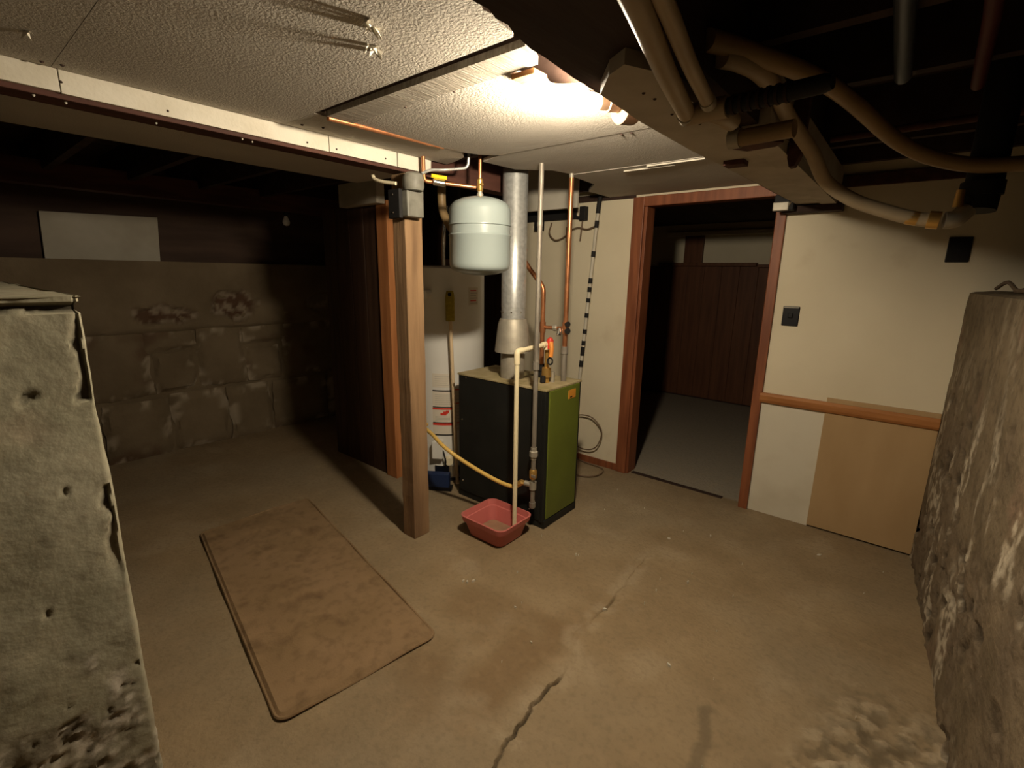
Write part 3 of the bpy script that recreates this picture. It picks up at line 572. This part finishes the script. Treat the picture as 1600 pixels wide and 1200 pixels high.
obj('sleeve', T([(cx, cy, 2.02), (cx, cy, 2.07)], 0.013, seg=16), 'galv_dull', c1p, smooth=True)
obj('iron_nipple', T([(cx, cy, 0.866), (cx, cy, 1.03), (cx, cy, 1.035), (cx, cy, 1.08)], [0.017, 0.017, 0.021, 0.021], seg=16), 'iron', c1p, smooth=True)
vt = obj('tee', T([(cx, cy, 1.155), (cx, cy, 1.225)], 0.020, seg=16), 'copper', c1p, smooth=True)
obj('valve_knob', T([(cx + 0.012, cy - 0.012, 1.175), (cx + 0.03, cy - 0.02, 1.175)], [0.012, 0.02], seg=10), 'matblack', c1p)
obj('valve_knob', T([(cx + 0.012, cy - 0.012, 1.215), (cx + 0.03, cy - 0.02, 1.215)], [0.012, 0.018], seg=10), 'matblack', c1p)
obj('cross_run', T([(cx, cy, 1.188), (-1.748, cy, 1.182)], 0.011, seg=14), 'copper', c1p, smooth=True)
obj('cross_valve', T([(-1.672, cy, 1.185), (-1.666, cy, 1.185), (-1.646, cy, 1.186), (-1.640, cy, 1.186)], [0.013, 0.020, 0.020, 0.013], seg=8), 'galv_dull', c1p)
obj('drain_cock', T([(-1.618, cy - 0.004, 1.184), (-1.618, cy - 0.02, 1.145)], [0.012, 0.015], seg=10), 'chrome', c1p)
c2p = thing('copper_return', (-1.750, 2.43, 0.92), 'short copper pipe with an elbow left of the tall copper riser', 'copper pipe')
obj('pipe', T(bend([(-1.750, 2.43, 0.94), (-1.752, 2.43, 1.425), (-1.86, 2.43, 1.53)], 0.035), 0.0145, seg=16), 'copper', c2p, smooth=True)
obj('tee', T([(-1.750, 2.43, 1.15), (-1.750, 2.43, 1.215)], 0.019, seg=16), 'copper', c2p, smooth=True)
obj('iron_elbow', T([(-1.750, 2.43, 0.866), (-1.750, 2.43, 0.905), (-1.750, 2.43, 0.91), (-1.750, 2.43, 0.95)], [0.019, 0.019, 0.026, 0.026], seg=12), 'matblack', c2p, smooth=True)
obj('stub', T(bend([(-1.86, 2.43, 1.53), (-1.91, 2.43, 1.59), (-1.91, 2.44, 1.65)], 0.02), 0.0145, seg=14), 'copper', c2p, smooth=True)
rv = thing('relief_valve', (-1.635, 2.33, 0.866), 'brass relief valve with red handle and orange tag on the boiler top', 'relief valve')
obj('body', T([(-1.640, 2.33, 0.866), (-1.640, 2.33, 0.895), (-1.640, 2.33, 0.90), (-1.640, 2.33, 0.955), (-1.640, 2.33, 0.96), (-1.640, 2.33, 1.06)], [0.018, 0.018, 0.030, 0.028, 0.014, 0.014], seg=16), 'brass', rv, smooth=True)
obj('cap', T([(-1.614, 2.318, 1.075), (-1.612, 2.317, 1.125), (-1.608, 2.316, 1.14)], [0.022, 0.021, 0.010], seg=16), 'red', rv, smooth=True)
obj('tag', T(smooth_path([(-1.600, 2.31, 1.115), (-1.588, 2.30, 1.08), (-1.588, 2.295, 1.03)]), [0.013] * 17, seg=8), 'orange_tag', rv, smooth=True)
obj('lever_ring', T([(-1.592 + 0.017 * math.cos(a), 2.295, 1.005 + 0.02 * math.sin(a)) for a in np.linspace(0, 6.2, 18)], 0.005, seg=6), 'matblack', rv)
obj('elbow', T([(-1.640, 2.33, 1.06), (-1.635, 2.325, 1.09), (-1.625, 2.32, 1.10)], 0.015, seg=12), 'brass', rv, smooth=True)
obj('base_bushing', T([(-1.615, 2.36, 0.866), (-1.615, 2.36, 0.93)], 0.014, seg=10), 'galv_dull', rv, smooth=True)
obj('black_plug', T([(-1.640, 2.295, 0.872), (-1.640, 2.295, 0.91)], 0.017, seg=10), 'matblack', rv, smooth=True)
pv = thing('pvc_drain', (-1.628, 2.045, 0.02), 'cream PVC drain pipe leading from the relief valve down into the pink tub', 'drain pipe')
obj('pipe', T([(-1.628, 2.035, 0.022), (-1.640, 2.045, 1.055)], 0.0135, seg=16), 'pvc', pv, smooth=True)
obj('elbow', T(bend([(-1.6395, 2.0445, 1.015), (-1.640, 2.045, 1.085), (-1.637, 2.090, 1.087)], 0.018), 0.0175, seg=16), 'pvc', pv, smooth=True)
obj('upper_run', T([(-1.638, 2.085, 1.087), (-1.630, 2.290, 1.100)], 0.0135, seg=16), 'pvc', pv, smooth=True)
obj('end_elbow', T(bend([(-1.630, 2.27, 1.099), (-1.6295, 2.305, 1.101), (-1.629, 2.305, 1.07)], 0.014), 0.0175, seg=16), 'pvc', pv, smooth=True)

# ---- pink tub
tb = thing('wash_tub', (-1.695, 1.94, 0), 'pink plastic tub on the floor in front of the boiler', 'tub')
def rrect(cx, cy, hx, hy, r, n=6):
    out = []
    for sx, sy, a0 in ((1, 1, 0), (-1, 1, 90), (-1, -1, 180), (1, -1, 270)):
        for k in range(n + 1):
            a = math.radians(a0 + 90 * k / n); out.append((cx + sx * (hx - r) + r * math.cos(a), cy + sy * (hy - r) + r * math.sin(a)))
    return out
rings = [(0.118, 0.100, 0.0), (0.128, 0.110, 0.006), (0.150, 0.133, 0.092), (0.160, 0.143, 0.095), (0.166, 0.149, 0.128), (0.162, 0.145, 0.130), (0.157, 0.140, 0.129), (0.150, 0.133, 0.098), (0.144, 0.127, 0.094), (0.124, 0.106, 0.012), (0.112, 0.095, 0.008)]
mbt = MB(); nn_ = len(rrect(0, 0, 1, 1, .1))
for hx, hy, z in rings: mbt.v += [(x + (0.0 if z < .1 else 0.006 * math.cos((y - 1.94) * 12)) * (1 if x > -1.695 else -1), y, z) for x, y in rrect(-1.695, 1.945, hx, hy, 0.045)]
mbt.f = [(i * nn_ + k, i * nn_ + (k + 1) % nn_, (i + 1) * nn_ + (k + 1) % nn_, (i + 1) * nn_ + k) for i in range(len(rings) - 1) for k in range(nn_)]
mbt.f += [tuple(range(nn_ - 1, -1, -1)), tuple(range((len(rings) - 1) * nn_, len(rings) * nn_))]
obj('basin', mbt, 'pink', tb, smooth=True)
obj('sediment', MB().prism(rrect(-1.695, 1.945, 0.116, 0.098, 0.04), 0.009, 0.018), 'dirt_water', tb)

# ---- water heater
HX, HY, HR = -2.628, 2.447, 0.27
wh = thing('water_heater', (HX, HY, 0), 'tall white water heater between the post and the boiler', 'water heater')
obj('jacket', MB().lathe([(HR - 0.01, 0.03), (HR, 0.04), (HR, 1.505), (HR + 0.003, 1.51), (HR + 0.003, 1.53), (HR - 0.004, 1.537), (0.2, 1.548), (0.02, 1.55)], (HX, HY, 0), 64), 'white', wh, smooth=True)
obj('base_ring', MB().lathe([(HR - 0.03, 0.0), (HR - 0.02, 0.0), (HR - 0.015, 0.032)], (HX, HY, 0), 48), 'matblack', wh, smooth=True)
AC = math.degrees(math.atan2(-HY, -HX))     # direction towards the viewing side of the room (about -137)
def lab(a0, a1, z0, z1, m, name, t=0.0015): return obj(name, MB().patch(HX, HY, HR + 0.0003, AC + a0, AC + a1, z0, z1, t), m, wh)
l1 = lab(-24, 4, 0.715, 0.815, 'paper', 'label')
for k in range(5): sub('print_line', MB().patch(HX, HY, HR + 0.0012, AC - 20, AC + 1 - 3 * (k % 2), 0.730 + k * 0.015, 0.734 + k * 0.015, 0.0016), 'paper_grey', l1, wh)
l2 = lab(-24, 7, 0.36, 0.695, 'black', 'label_border')
for (z0, z1, mm) in ((0.575, 0.685, 'paper'), (0.460, 0.567, 'paper'), (0.370, 0.452, 'paper')):
    sub('label_field', MB().patch(HX, HY, HR + 0.001, AC - 24, AC + 5.5, z0, z1, 0.002), mm, l2, wh)
sub('red_band', MB().patch(HX, HY, HR + 0.002, AC - 24, AC + 5.5, 0.553, 0.566, 0.002), 'red', l2, wh)
sub('red_band', MB().patch(HX, HY, HR + 0.002, AC - 24, AC + 5.5, 0.437, 0.452, 0.002), 'red', l2, wh)
for (a0, a1, z0, z1) in ((-12, -3, 0.512, 0.530), (-8, -1, 0.522, 0.540), (-4, 1, 0.530, 0.548)):
    sub('red_print', MB().patch(HX, HY, HR + 0.002, AC + a0, AC + a1, z0, z1, 0.002), 'red', l2, wh)
for k in range(4): sub('print_line', MB().patch(HX, HY, HR + 0.002, AC - 20, AC + 2, 0.470 + k * 0.010, 0.473 + k * 0.010, 0.002), 'paper_grey', l2, wh)
for k in range(6): sub('print_line', MB().patch(HX, HY, HR + 0.002, AC - 20, AC + 3, 0.590 + k * 0.014, 0.594 + k * 0.014, 0.002), 'paper_grey', l2, wh)
l3 = lab(10, 24, 0.395, 0.705, 'paper', 'label')
for z in (0.695, 0.595, 0.450): sub('red_line', MB().patch(HX, HY, HR + 0.001, AC + 10, AC + 24, z, z + 0.007, 0.0015), 'red', l3, wh)
for k in range(11): sub('print_line', MB().patch(HX, HY, HR + 0.001, AC + 12, AC + 22 - 3 * (k % 3), 0.41 + k * 0.024, 0.414 + k * 0.024, 0.0012), 'paper_grey', l3, wh)
l4 = lab(33, 52, 1.285, 1.405, 'paper', 'label')
for k in range(6): sub('print_line', MB().patch(HX, HY, HR + 0.001, AC + 36, AC + 50 - 2 * (k % 2), 1.295 + k * 0.017, 1.303 + k * 0.017, 0.0012), 'red' if k in (1, 5) else 'paper_grey', l4, wh)
def hp(a, r, z): return (HX + r * math.cos(math.radians(AC + a)), HY + r * math.sin(math.radians(AC + a)), z)
obj('gas_control', MB().prism([hp(-22, HR - 0.01, 0)[:2], hp(-22, HR + 0.06, 0)[:2], hp(-8, HR + 0.06, 0)[:2], hp(-8, HR - 0.01, 0)[:2]], 0.20, 0.33), 'white', wh, bevel=0.006)
obj('control_knob', T([hp(0, HR - 0.005, 0.175), hp(0, HR + 0.045, 0.175)], [0.034, 0.028], seg=16), 'cream_pl', wh, smooth=True)
obj('burner_tube', T(smooth_path([hp(-8, HR + 0.04, 0.26), hp(-5, HR + 0.05, 0.20), hp(-4, HR + 0.03, 0.13)]), 0.006, seg=8), 'matblack', wh)
obj('burner_plate', MB().patch(HX, HY, HR, AC - 22, AC + 20, 0.045, 0.13, 0.006), 'chrome', wh)
obj('drain_valve', T([hp(-28, HR - 0.01, 1.36), hp(-28, HR + 0.07, 1.36), hp(-28, HR + 0.075, 1.36)], [0.03, 0.03, 0.02], seg=16), 'white', wh, smooth=True)
obj('water_nipple', T(smooth_path([hp(-12, 0.10, 1.54), hp(-12, 0.10, 1.70), hp(-10, 0.08, 1.82), hp(0, 0.05, 1.95)]), 0.013, seg=12), 'chrome', wh, smooth=True)
obj('water_nipple', T(smooth_path([hp(30, 0.10, 1.54), hp(30, 0.10, 1.66), hp(32, 0.09, 1.78), hp(40, 0.05, 1.86)]), 0.016, seg=12), 'chrome', wh, smooth=True)
obj('vent_hood', MB().lathe([(0.09, 1.60), (0.095, 1.605), (0.055, 1.70), (0.052, 2.25)], (HX - 0.05, HY + 0.12, 0), 24), 'matblack', wh, smooth=True)
for a in (100, 220, 340):
    obj('hood_leg', T([(HX - 0.05 + 0.085 * math.cos(math.radians(a)), HY + 0.12 + 0.085 * math.sin(math.radians(a)), 1.54), (HX - 0.05 + 0.088 * math.cos(math.radians(a)), HY + 0.12 + 0.088 * math.sin(math.radians(a)), 1.61)], 0.005, seg=6), 'matblack', wh)

# ---- broom, blue box
bm_ = thing('push_broom', (-2.385, 2.245, 0), 'upside-down broom with pale wooden handle and olive-yellow bristle head against the heater', 'broom')
bx0, by0 = -2.378, 2.240
obj('handle', T([(-2.352, 2.268, 0.012), (bx0, by0, 1.20)], 0.0125, seg=14), 'stick', bm_, smooth=True)
hd = MB(); nse = 12
for k in range(nse + 1):
    t = k / nse; z = 1.185 + 0.20 * t; wdt = 0.030 * (1 - 0.25 * max(0, (t - 0.75) / 0.25) ** 2); th = 0.019
    hd.v += [(bx0 + wdt * math.cos(a) * 0.72 + th * math.sin(a) * 0.5, by0 + wdt * math.cos(a) * 0.68 - th * math.sin(a) * 0.5, z) for a in np.linspace(0, 2 * math.pi, 16, endpoint=False)]
hd.f = [(i * 16 + k, i * 16 + (k + 1) % 16, (i + 1) * 16 + (k + 1) % 16, (i + 1) * 16 + k) for i in range(nse) for k in range(16)] + [tuple(range(15, -1, -1)), tuple(range(nse * 16, nse * 16 + 16))]
obj('bristle_head', hd, 'brush', bm_, smooth=True)
obj('end_hole', T([(bx0 + 0.012, by0 - 0.014, 1.362), (bx0 + 0.020, by0 - 0.022, 1.362)], 0.012, seg=12), 'matblack', bm_)
bb = thing('blue_box', (-2.42, 2.10, 0), 'small dark blue plastic box on the floor at the foot of the heater', 'box')
obj('body', MB().prism([(-2.545, 2.005), (-2.318, 2.150), (-2.348, 2.196), (-2.575, 2.052)], 0.012, 0.125), 'blue', bb, bevel=0.004)
obj('base', MB().prism([(-2.552, 1.998), (-2.300, 2.158), (-2.336, 2.208), (-2.584, 2.052)], 0.0, 0.030), 'black', bb, bevel=0.004)

# ================================================================ FLOOR MAT
def bil(u, v):
    a, b, c_, d = (-2.98, 0.814), (-1.432, 0.537), (-1.335, 1.161), (-2.944, 1.442)
    return [(1 - u) * (1 - v) * a[i] + u * (1 - v) * b[i] + u * v * c_[i] + (1 - u) * v * d[i] for i in (0, 1)]
def mat_xy(u, v):     # rounds the corners
    L_, W_ = 1.6, 0.64; r = 0.045; x = u * L_; y = v * W_
    for cx_, cy_, qx, qy in ((r, r, -1, -1), (L_ - r, r, 1, -1), (L_ - r, W_ - r, 1, 1), (r, W_ - r, -1, 1)):
        if (x - cx_) * qx > 0 and (y - cy_) * qy > 0:
            dx, dy = (x - cx_), (y - cy_); m_ = max(abs(dx), abs(dy)); h_ = math.hypot(dx, dy)
            if h_ > 0: x = cx_ + dx * m_ / h_; y = cy_ + dy * m_ / h_
    return bil(x / L_, y / W_)
us = np.linspace(0, 1, 100); vs = np.linspace(0, 1, 44)
mbm = MB()
for u in us:
    for v in vs:
        x, y = mat_xy(u, v)
        e = min(u * 1.6, (1 - u) * 1.6, v * 0.64, (1 - v) * 0.64)
        z = 0.004 + 0.011 * float(sstep(-0.001, 0.010, e)) + 0.004 * math.exp(-((e - 0.012) / 0.009) ** 2)
        mbm.v.append((x, y, z))
A_ = np.array(mbm.v); A_[:, 2] += (fbm(A_[:, 0], A_[:, 1], 0, 3, 3, 301) - 0.5) * 0.014 + np.maximum(0, fbm(A_[:, 0], A_[:, 1], 4, 5, 2, 305) - 0.62) * 0.05
mbm.v = [tuple(p) for p in A_]; mbm.f = grid_faces(100, 44)
mt = thing('floor_mat', (-2.17, 0.99, 0), 'worn brown rug with rounded corners lying on the concrete floor', 'rug')
obj('pile', mbm, 'rug', mt, smooth=True)
ed = [mat_xy(u, 0) for u in us] + [mat_xy(1, v) for v in vs[1:]] + [mat_xy(u, 1) for u in us[::-1][1:]] + [mat_xy(0, v) for v in vs[::-1][1:]]
obj('edge_binding', T([(x, y, 0.009 + 0.004 * math.sin(i * 0.2)) for i, (x, y) in enumerate(ed)], 0.006, seg=6), 'rug', mt, smooth=True)
# ---- paint flecks on the floor
fk = MB(); r_ = random.Random(11)
for (x, y, s) in [(-1.499, 1.506, 1.4), (-1.482, 1.534, 1.8), (-1.218, 2.069, 1), (-1.199, 1.516, 1), (-0.878, 1.775, 1.5), (-0.893, 2.569, 1.4), (-0.716, 2.761, 1.5), (-0.659, 2.232, 1.4), (-0.525, 1.651, 1.5), (-1.011, 1.391, 1), (-0.187, 2.955, 2), (-1.52, 1.50, 1.2)] + [(r_.uniform(-1.5, 0.1), r_.uniform(1.1, 3.0), r_.uniform(0.25, 0.6)) for _ in range(22)]:
    a = r_.uniform(0, 6.28); q = 0.0065 * s; z = 0.0085
    pts = [(x + math.cos(a + k * 1.57 + r_.uniform(-.3, .3)) * q * (1 if k % 2 else 0.45), y + math.sin(a + k * 1.57) * q * (1 if k % 2 else 0.45)) for k in range(4)]
    fk.prism(pts, z - 0.012, z)
tag(obj('paint_flecks', fk, 'paint'), 'tiny white paint flecks scattered over the concrete floor', 'paint flecks', kind='stuff')

# ================================================================ WALL FITTINGS
sw = thing('light_switch', (-0.552, WY, 1.282), 'dark brown light switch on the cream wall beside the doorway', 'light switch')
obj('plate', B(-0.596, -0.508, WY - 0.008, WY, 1.224, 1.340), 'black', sw, bevel=0.004)
obj('toggle', B(-0.565, -0.540, WY - 0.018, WY - 0.008, 1.272, 1.300), 'black', sw, bevel=0.003)
obj('top_glint_edge', B(-0.592, -0.512, WY - 0.010, WY - 0.006, 1.330, 1.338), 'chrome', sw)
s2 = thing('wall_outlet', (0.132, WY, 1.652), 'black cover plate high on the wall above the right half wall', 'cover plate')
obj('plate', B(0.088, 0.177, WY - 0.010, WY, 1.592, 1.712), 'black', s2, bevel=0.004)
obj('screw', MB().lathe([(0.004, 0), (0.003, 0.002)], (0.132, WY - 0.010, 1.652), 8, Matrix.Rotation(math.pi / 2, 3, 'X')), 'matblack', s2)
cd = thing('banded_conduit', (-1.92, 3.24, 0), 'white conduit with black tape bands running up the wall behind the boiler', 'conduit')
def cpt(z): return (-1.865 - (2.02 - z) * 0.070, 3.24, z)
obj('pipe', T([cpt(0.02), cpt(1.96)], 0.0125, seg=12), 'paint', cd, smooth=True)
obj('top_bend', T([cpt(1.94), cpt(2.0), (-1.855, 3.235, 2.05), (-1.84, 3.22, 2.10)], 0.016, seg=12), 'matblack', cd, smooth=True)
for z, h_ in ((1.865, 0.05), (1.655, 0.04), (1.46, 0.04), (1.395, 0.035), (1.315, 0.03), (1.20, 0.035), (1.075, 0.035), (0.985, 0.035), (0.92, 0.07), (0.82, 0.05)):
    obj('tape_band', T([cpt(z - h_ / 2), cpt(z + h_ / 2)], 0.0155, seg=12), 'matblack', cd, smooth=True)
dk = thing('wire_tray', (-2.3, 3.27, 1.95), 'dark metal wire tray high on the wall behind the boiler pipes', 'wire tray')
obj('tray', B(-2.70, -2.08, WY - 0.04, WY, 1.915, 1.985), 'matblack', dk, bevel=0.004)
obj('terminal', B(-2.44, -2.36, WY - 0.06, WY - 0.03, 1.84, 1.92), 'matblack', dk, bevel=0.004)
obj('end_bracket', B(-2.03, -1.98, WY - 0.05, WY, 1.90, 2.00), 'matblack', dk, bevel=0.004)
obj('arm', T([(-2.10, WY - 0.02, 1.93), (-2.0, WY - 0.02, 1.915)], 0.012, seg=8), 'matblack', dk)
lo = thing('cable_loop', (-2.2, 3.26, 1.8), 'thin brown cable looped against the wall below the wire tray', 'cable')
obj('loop', T(smooth_path([(-2.30, 3.275, 1.90), (-2.31, 3.26, 1.82), (-2.25, 3.255, 1.765), (-2.17, 3.26, 1.785), (-2.12, 3.265, 1.83), (-2.05, 3.265, 1.85), (-1.97, 3.26, 1.835), (-1.90, 3.25, 1.85)]), 0.006, seg=8), 'cable', lo, smooth=True)
obj('tail', T(smooth_path([(-2.015, 3.27, 1.91), (-2.02, 3.265, 1.83), (-2.03, 3.27, 1.755)]), 0.006, seg=8), 'cable', lo, smooth=True)
obj('terminal', B(-2.16, -2.12, WY - 0.025, WY, 1.75, 1.86), 'cable', lo, bevel=0.004)
l2c = thing('hanging_cable', (-1.83, 3.25, 0.27), 'thin grey-brown cable hanging in a loop on the wall right of the boiler', 'cable')
obj('loop', T(smooth_path([(-2.0, 3.26, 0.36), (-1.93, 3.25, 0.40), (-1.82, 3.245, 0.395), (-1.735, 3.24, 0.31), (-1.76, 3.24, 0.19), (-1.83, 3.245, 0.13), (-1.93, 3.25, 0.12), (-2.02, 3.26, 0.15)]), 0.005, seg=8), 'cable', l2c, smooth=True)
obj('floor_loop', T(smooth_path([(-1.95, 3.25, 0.02), (-1.85, 3.24, 0.012), (-1.70, 3.22, 0.012), (-1.655, 3.12, 0.012), (-1.69, 3.02, 0.012), (-1.78, 2.98, 0.012), (-1.9, 2.99, 0.012)]), 0.005, seg=8), 'cable', l2c, smooth=True)
rb_ = thing('relay_box', (-2.0, 1.60, 1.76), 'grey electric control box with black cover strapped near the top of the post', 'control box')
obj('casing', B(-2.003, -1.948, 1.566, 1.668, 1.765, 1.895), 'greybox', rb_, bevel=0.006)
obj('cover', B(-2.072, -1.985, 1.545, 1.566, 1.758, 1.892), 'matblack', rb_, bevel=0.003)
obj('dome', MB().lathe([(0.046, 1.885), (0.052, 1.90), (0.052, 1.935), (0.046, 1.957), (0.030, 1.968), (0.004, 1.972)], (-1.951, 1.606, 0), 28), 'greybox', rb_, smooth=True)
for z in (1.868, 1.785):
    obj('screw', MB().lathe([(0.005, 0), (0.003, 0.003)], (-2.035, 1.545, z), 10, Matrix.Rotation(math.pi / 2, 3, 'X')), 'chrome', rb_)
tag(obj('armoured_cable', T(smooth_path([(-2.19, 1.545, 1.975), (-2.175, 1.545, 1.953), (-2.12, 1.55, 1.935), (-2.03, 1.565, 1.920)]), 0.009, seg=10), 'cream_pl', smooth=True), 'short cream cable from the ceiling into the control box on the post', 'cable')
tag(obj('steel_conduit', T(bend([(-1.802, 1.84, 2.10), (-1.812, 1.84, 2.010), (-1.90, 1.76, 1.998), (-1.922, 1.69, 1.990), (-1.926, 1.638, 1.965)], 0.025), 0.007, seg=10), 'galv', smooth=True), 'thin bent steel tube from the ceiling to the control box above the copper line', 'conduit')
tag(obj('drain_hose', T(smooth_path([(-2.26, 2.14, 2.25), (-2.33, 2.145, 2.05), (-2.345, 2.15, 1.95), (-2.33, 2.15, 1.86), (-2.28, 2.16, 1.78), (-2.24, 2.2, 1.70)]), 0.026, seg=14), 'amber_hose', smooth=True), 'amber plastic hose hanging behind the expansion tank', 'hose')
tag(obj('embedded_pipe', T([(-1.752, 1.055, 2.044), (-1.752, 1.34, 2.050), (-1.752, 1.62, 2.056)], 0.0095, seg=12), 'copper', smooth=True), 'copper pipe half hidden along the edge of the ceiling board', 'copper pipe')
hb = thing('spare_bulb', (-4.26, 2.11, 1.94), 'unlit bulb hanging in the dark above the block wall', 'bulb')
obj('glass', MB().lathe([(0.004, -0.085), (0.022, -0.078), (0.030, -0.058), (0.028, -0.04), (0.014, -0.012), (0.013, 0.0)], (-4.26, 2.11, 1.955), 20), 'glass', hb, smooth=True)
obj('socket', MB().lathe([(0.016, 0.0), (0.018, 0.012), (0.018, 0.03), (0.008, 0.034)], (-4.26, 2.11, 1.952), 16), 'black', hb, smooth=True)

# ================================================================ OVERHEAD PIPES (right)
def pipe_thing(name, label, cat, pts, r, m, ends=(), em='chrome', smooth=True, loc=None, group=None):
    t = thing(name, loc or tuple(Vector(pts[len(pts) // 2])), label, cat, group)
    sp_ = smooth_path(pts) if smooth else [Vector(p) for p in pts]
    obj('pipe', T(sp_, r, seg=16), m, t, smooth=True)
    for (i0, i1, rr) in ends:
        a = sp_[i0]; b = sp_[i1]; d = (b - a).normalized() * 0.03
        obj('clamp', T([a, a + d], r * rr, seg=16), em, t, smooth=True)
    return t
pipe_thing('waste_pipe', 'tan plastic pipe running overhead along the soffit, the one nearer the light bulb', 'pipe', [(-0.30, 0.35, 1.885), (-0.365, 0.69, 1.88), (-0.43, 0.98, 1.875), (-0.482, 1.235, 1.872)], 0.0195, 'tan_hose', ((-1, -2, 1.15),), 'galv_dull')
pipe_thing('waste_pipe', 'tan plastic pipe running overhead along the soffit, the one farther from the light bulb', 'pipe', [(-0.285, 0.38, 1.895), (-0.338, 0.71, 1.890), (-0.385, 0.97, 1.882), (-0.418, 1.185, 1.875)], 0.0145, 'tan_hose', ((-1, -2, 1.15),), 'galv_dull')
xp = thing('cross_pipe', (-0.33, 1.20, 1.875), 'dark metal pipe crossing overhead with the tan pipes joined to it', 'pipe')
obj('pipe', T([(-0.475, 1.225, 1.872), (-0.20, 1.190, 1.872), (-0.185, 1.187, 1.872)], [0.018, 0.018, 0.014], seg=16), 'matblack', xp, smooth=True)
obj('sleeve', T([(-0.48, 1.226, 1.872), (-0.385, 1.213, 1.872)], 0.0235, seg=16), 'tan_hose', xp, smooth=True)
obj('elbow', T(bend([(-0.43, 1.22, 1.872), (-0.415, 1.27, 1.872), (-0.42, 1.36, 1.880)], 0.02), 0.022, seg=16), 'tan_hose', xp, smooth=True)
for i in range(7):
    x = -0.375 + i * 0.018; obj('rib', T([(x, 1.2115 + (-0.375 - x) * 0.127, 1.872), (x + 0.006, 1.2107 + (-0.375 - x) * 0.127, 1.872)], 0.0205, seg=14), 'darkwood', xp, smooth=True)
pipe_thing('stub_pipe', 'short tan pipe stub beside the soffit behind the dark cross pipe', 'pipe', [(-0.462, 1.50, 1.872), (-0.38, 1.49, 1.872), (-0.30, 1.48, 1.872)], 0.022, 'amber_hose', ((0, 1, 1.15),), 'galv_dull', smooth=False)
pipe_thing('water_hose', 'amber plastic hose sweeping high across the joists to the black stack', 'hose', [(-0.423, 1.149, 1.99), (-0.40, 1.21, 1.995), (-0.367, 1.309, 2.0), (-0.312, 1.447, 2.0), (-0.265, 1.60, 2.0), (-0.215, 1.77, 1.985), (-0.121, 2.0, 1.925), (-0.03, 2.06, 1.875), (0.08, 2.09, 1.843), (0.19, 2.11, 1.838)], 0.022, 'amber_hose')
pipe_thing('water_hose', 'pale tan hose curving down in front of the door wall to a metal elbow', 'hose', [(-0.412, 1.215, 1.975), (-0.392, 1.27, 1.98), (-0.372, 1.38, 1.985), (-0.368, 1.55, 1.985), (-0.366, 1.70, 1.962), (-0.322, 1.88, 1.893), (-0.290, 2.0, 1.822), (-0.215, 2.05, 1.765), (-0.13, 2.08, 1.728), (-0.04, 2.10, 1.698), (0.025, 2.10, 1.688)], 0.0215, 'tan_hose', ((-1, -2, 1.25), (-8, -9, 1.02)), 'brass')
st = thing('black_stack', (0.11, 2.15, 1.70), 'black iron waste stack hanging down at the right with a metal elbow', 'drain pipe')
obj('stack', T([(0.108, 2.14, 1.715), (0.112, 2.15, 1.80), (0.112, 2.16, 2.29)], 0.046, seg=24), 'matblack', st, smooth=True)
obj('hub', T([(0.109, 2.14, 1.76), (0.109, 2.14, 1.80)], 0.053, seg=24), 'matblack', st, smooth=True)
obj('elbow', T(bend([(0.035, 2.10, 1.688), (0.062, 2.105, 1.688), (0.085, 2.12, 1.72)], 0.02), 0.026, seg=16), 'galv_dull', st, smooth=True)
obj('bolt', T([(0.060, 2.09, 1.725), (0.060, 2.085, 1.775)], [0.014, 0.011], seg=10), 'brass', st, smooth=True)
pipe_thing('grey_pipe', 'blue-grey metal pipe between the joists at the top right', 'pipe', [(-0.098, 1.05, 2.05), (-0.108, 1.45, 2.05), (-0.118, 1.83, 2.05)], 0.020, 'bluepipe', smooth=False)
pipe_thing('red_pipe', 'dark red pipe slanting between the joists at the far right', 'pipe', [(0.02, 1.15, 2.04), (0.035, 1.5, 2.04), (0.045, 1.95, 2.03)], 0.016, 'darkred', smooth=False)
pipe_thing('joist_pipe', 'rusty pipe lying across under the joists near the top of the door wall', 'pipe', [(-0.36, 2.46, 2.055), (0.3, 2.42, 2.055), (0.9, 2.38, 2.055)], 0.014, 'redwood', smooth=False)
mb_ = thing('metal_bracket', (-0.63, 3.18, 1.92), 'small shiny metal junction box at the top right corner of the doorway', 'junction box')
obj('body', B(-0.690, -0.590, 3.14, 3.20, 1.870, 1.955), 'matblack', mb_, bevel=0.006)
obj('cover', B(-0.692, -0.612, 3.128, 3.142, 1.868, 1.915), 'galv_dull', mb_, bevel=0.005)
obj('mounting_strip', B(-0.66, -0.37, 3.20, 3.285, 1.862, 1.898), 'darkwood', mb_, bevel=0.003)
obj('wire', T(smooth_path([(-0.612, 3.14, 1.90), (-0.595, 3.12, 1.925), (-0.605, 3.14, 1.955)]), 0.006, seg=8), 'chrome', mb_)
# ---- debris on the right half wall
for i, (lb, pts) in enumerate((('dry root curling up from the left end of the right half wall top', [(0.245, 2.72, 1.475), (0.262, 2.60, 1.50), (0.285, 2.50, 1.47), (0.33, 2.42, 1.478)]),
                               ('dry forked root lying along the right half wall top near the frame edge', [(0.27, 2.45, 1.472), (0.295, 2.38, 1.475), (0.325, 2.32, 1.51), (0.36, 2.3, 1.53)]))):
    t = thing('dry_root', tuple(pts[0]), lb, 'root')
    obj('stem', T(smooth_path(pts), 0.007, seg=7), 'root', t, smooth=True)
    p = Vector(pts[2]); obj('twig', T(smooth_path([p, p + Vector((0.03, -0.05, 0.02)), p + Vector((0.06, -0.1, 0.015))]), 0.005, seg=6), 'root', t, smooth=True)

for o in ROOTS:
    if '_org' in o: del o['_org']
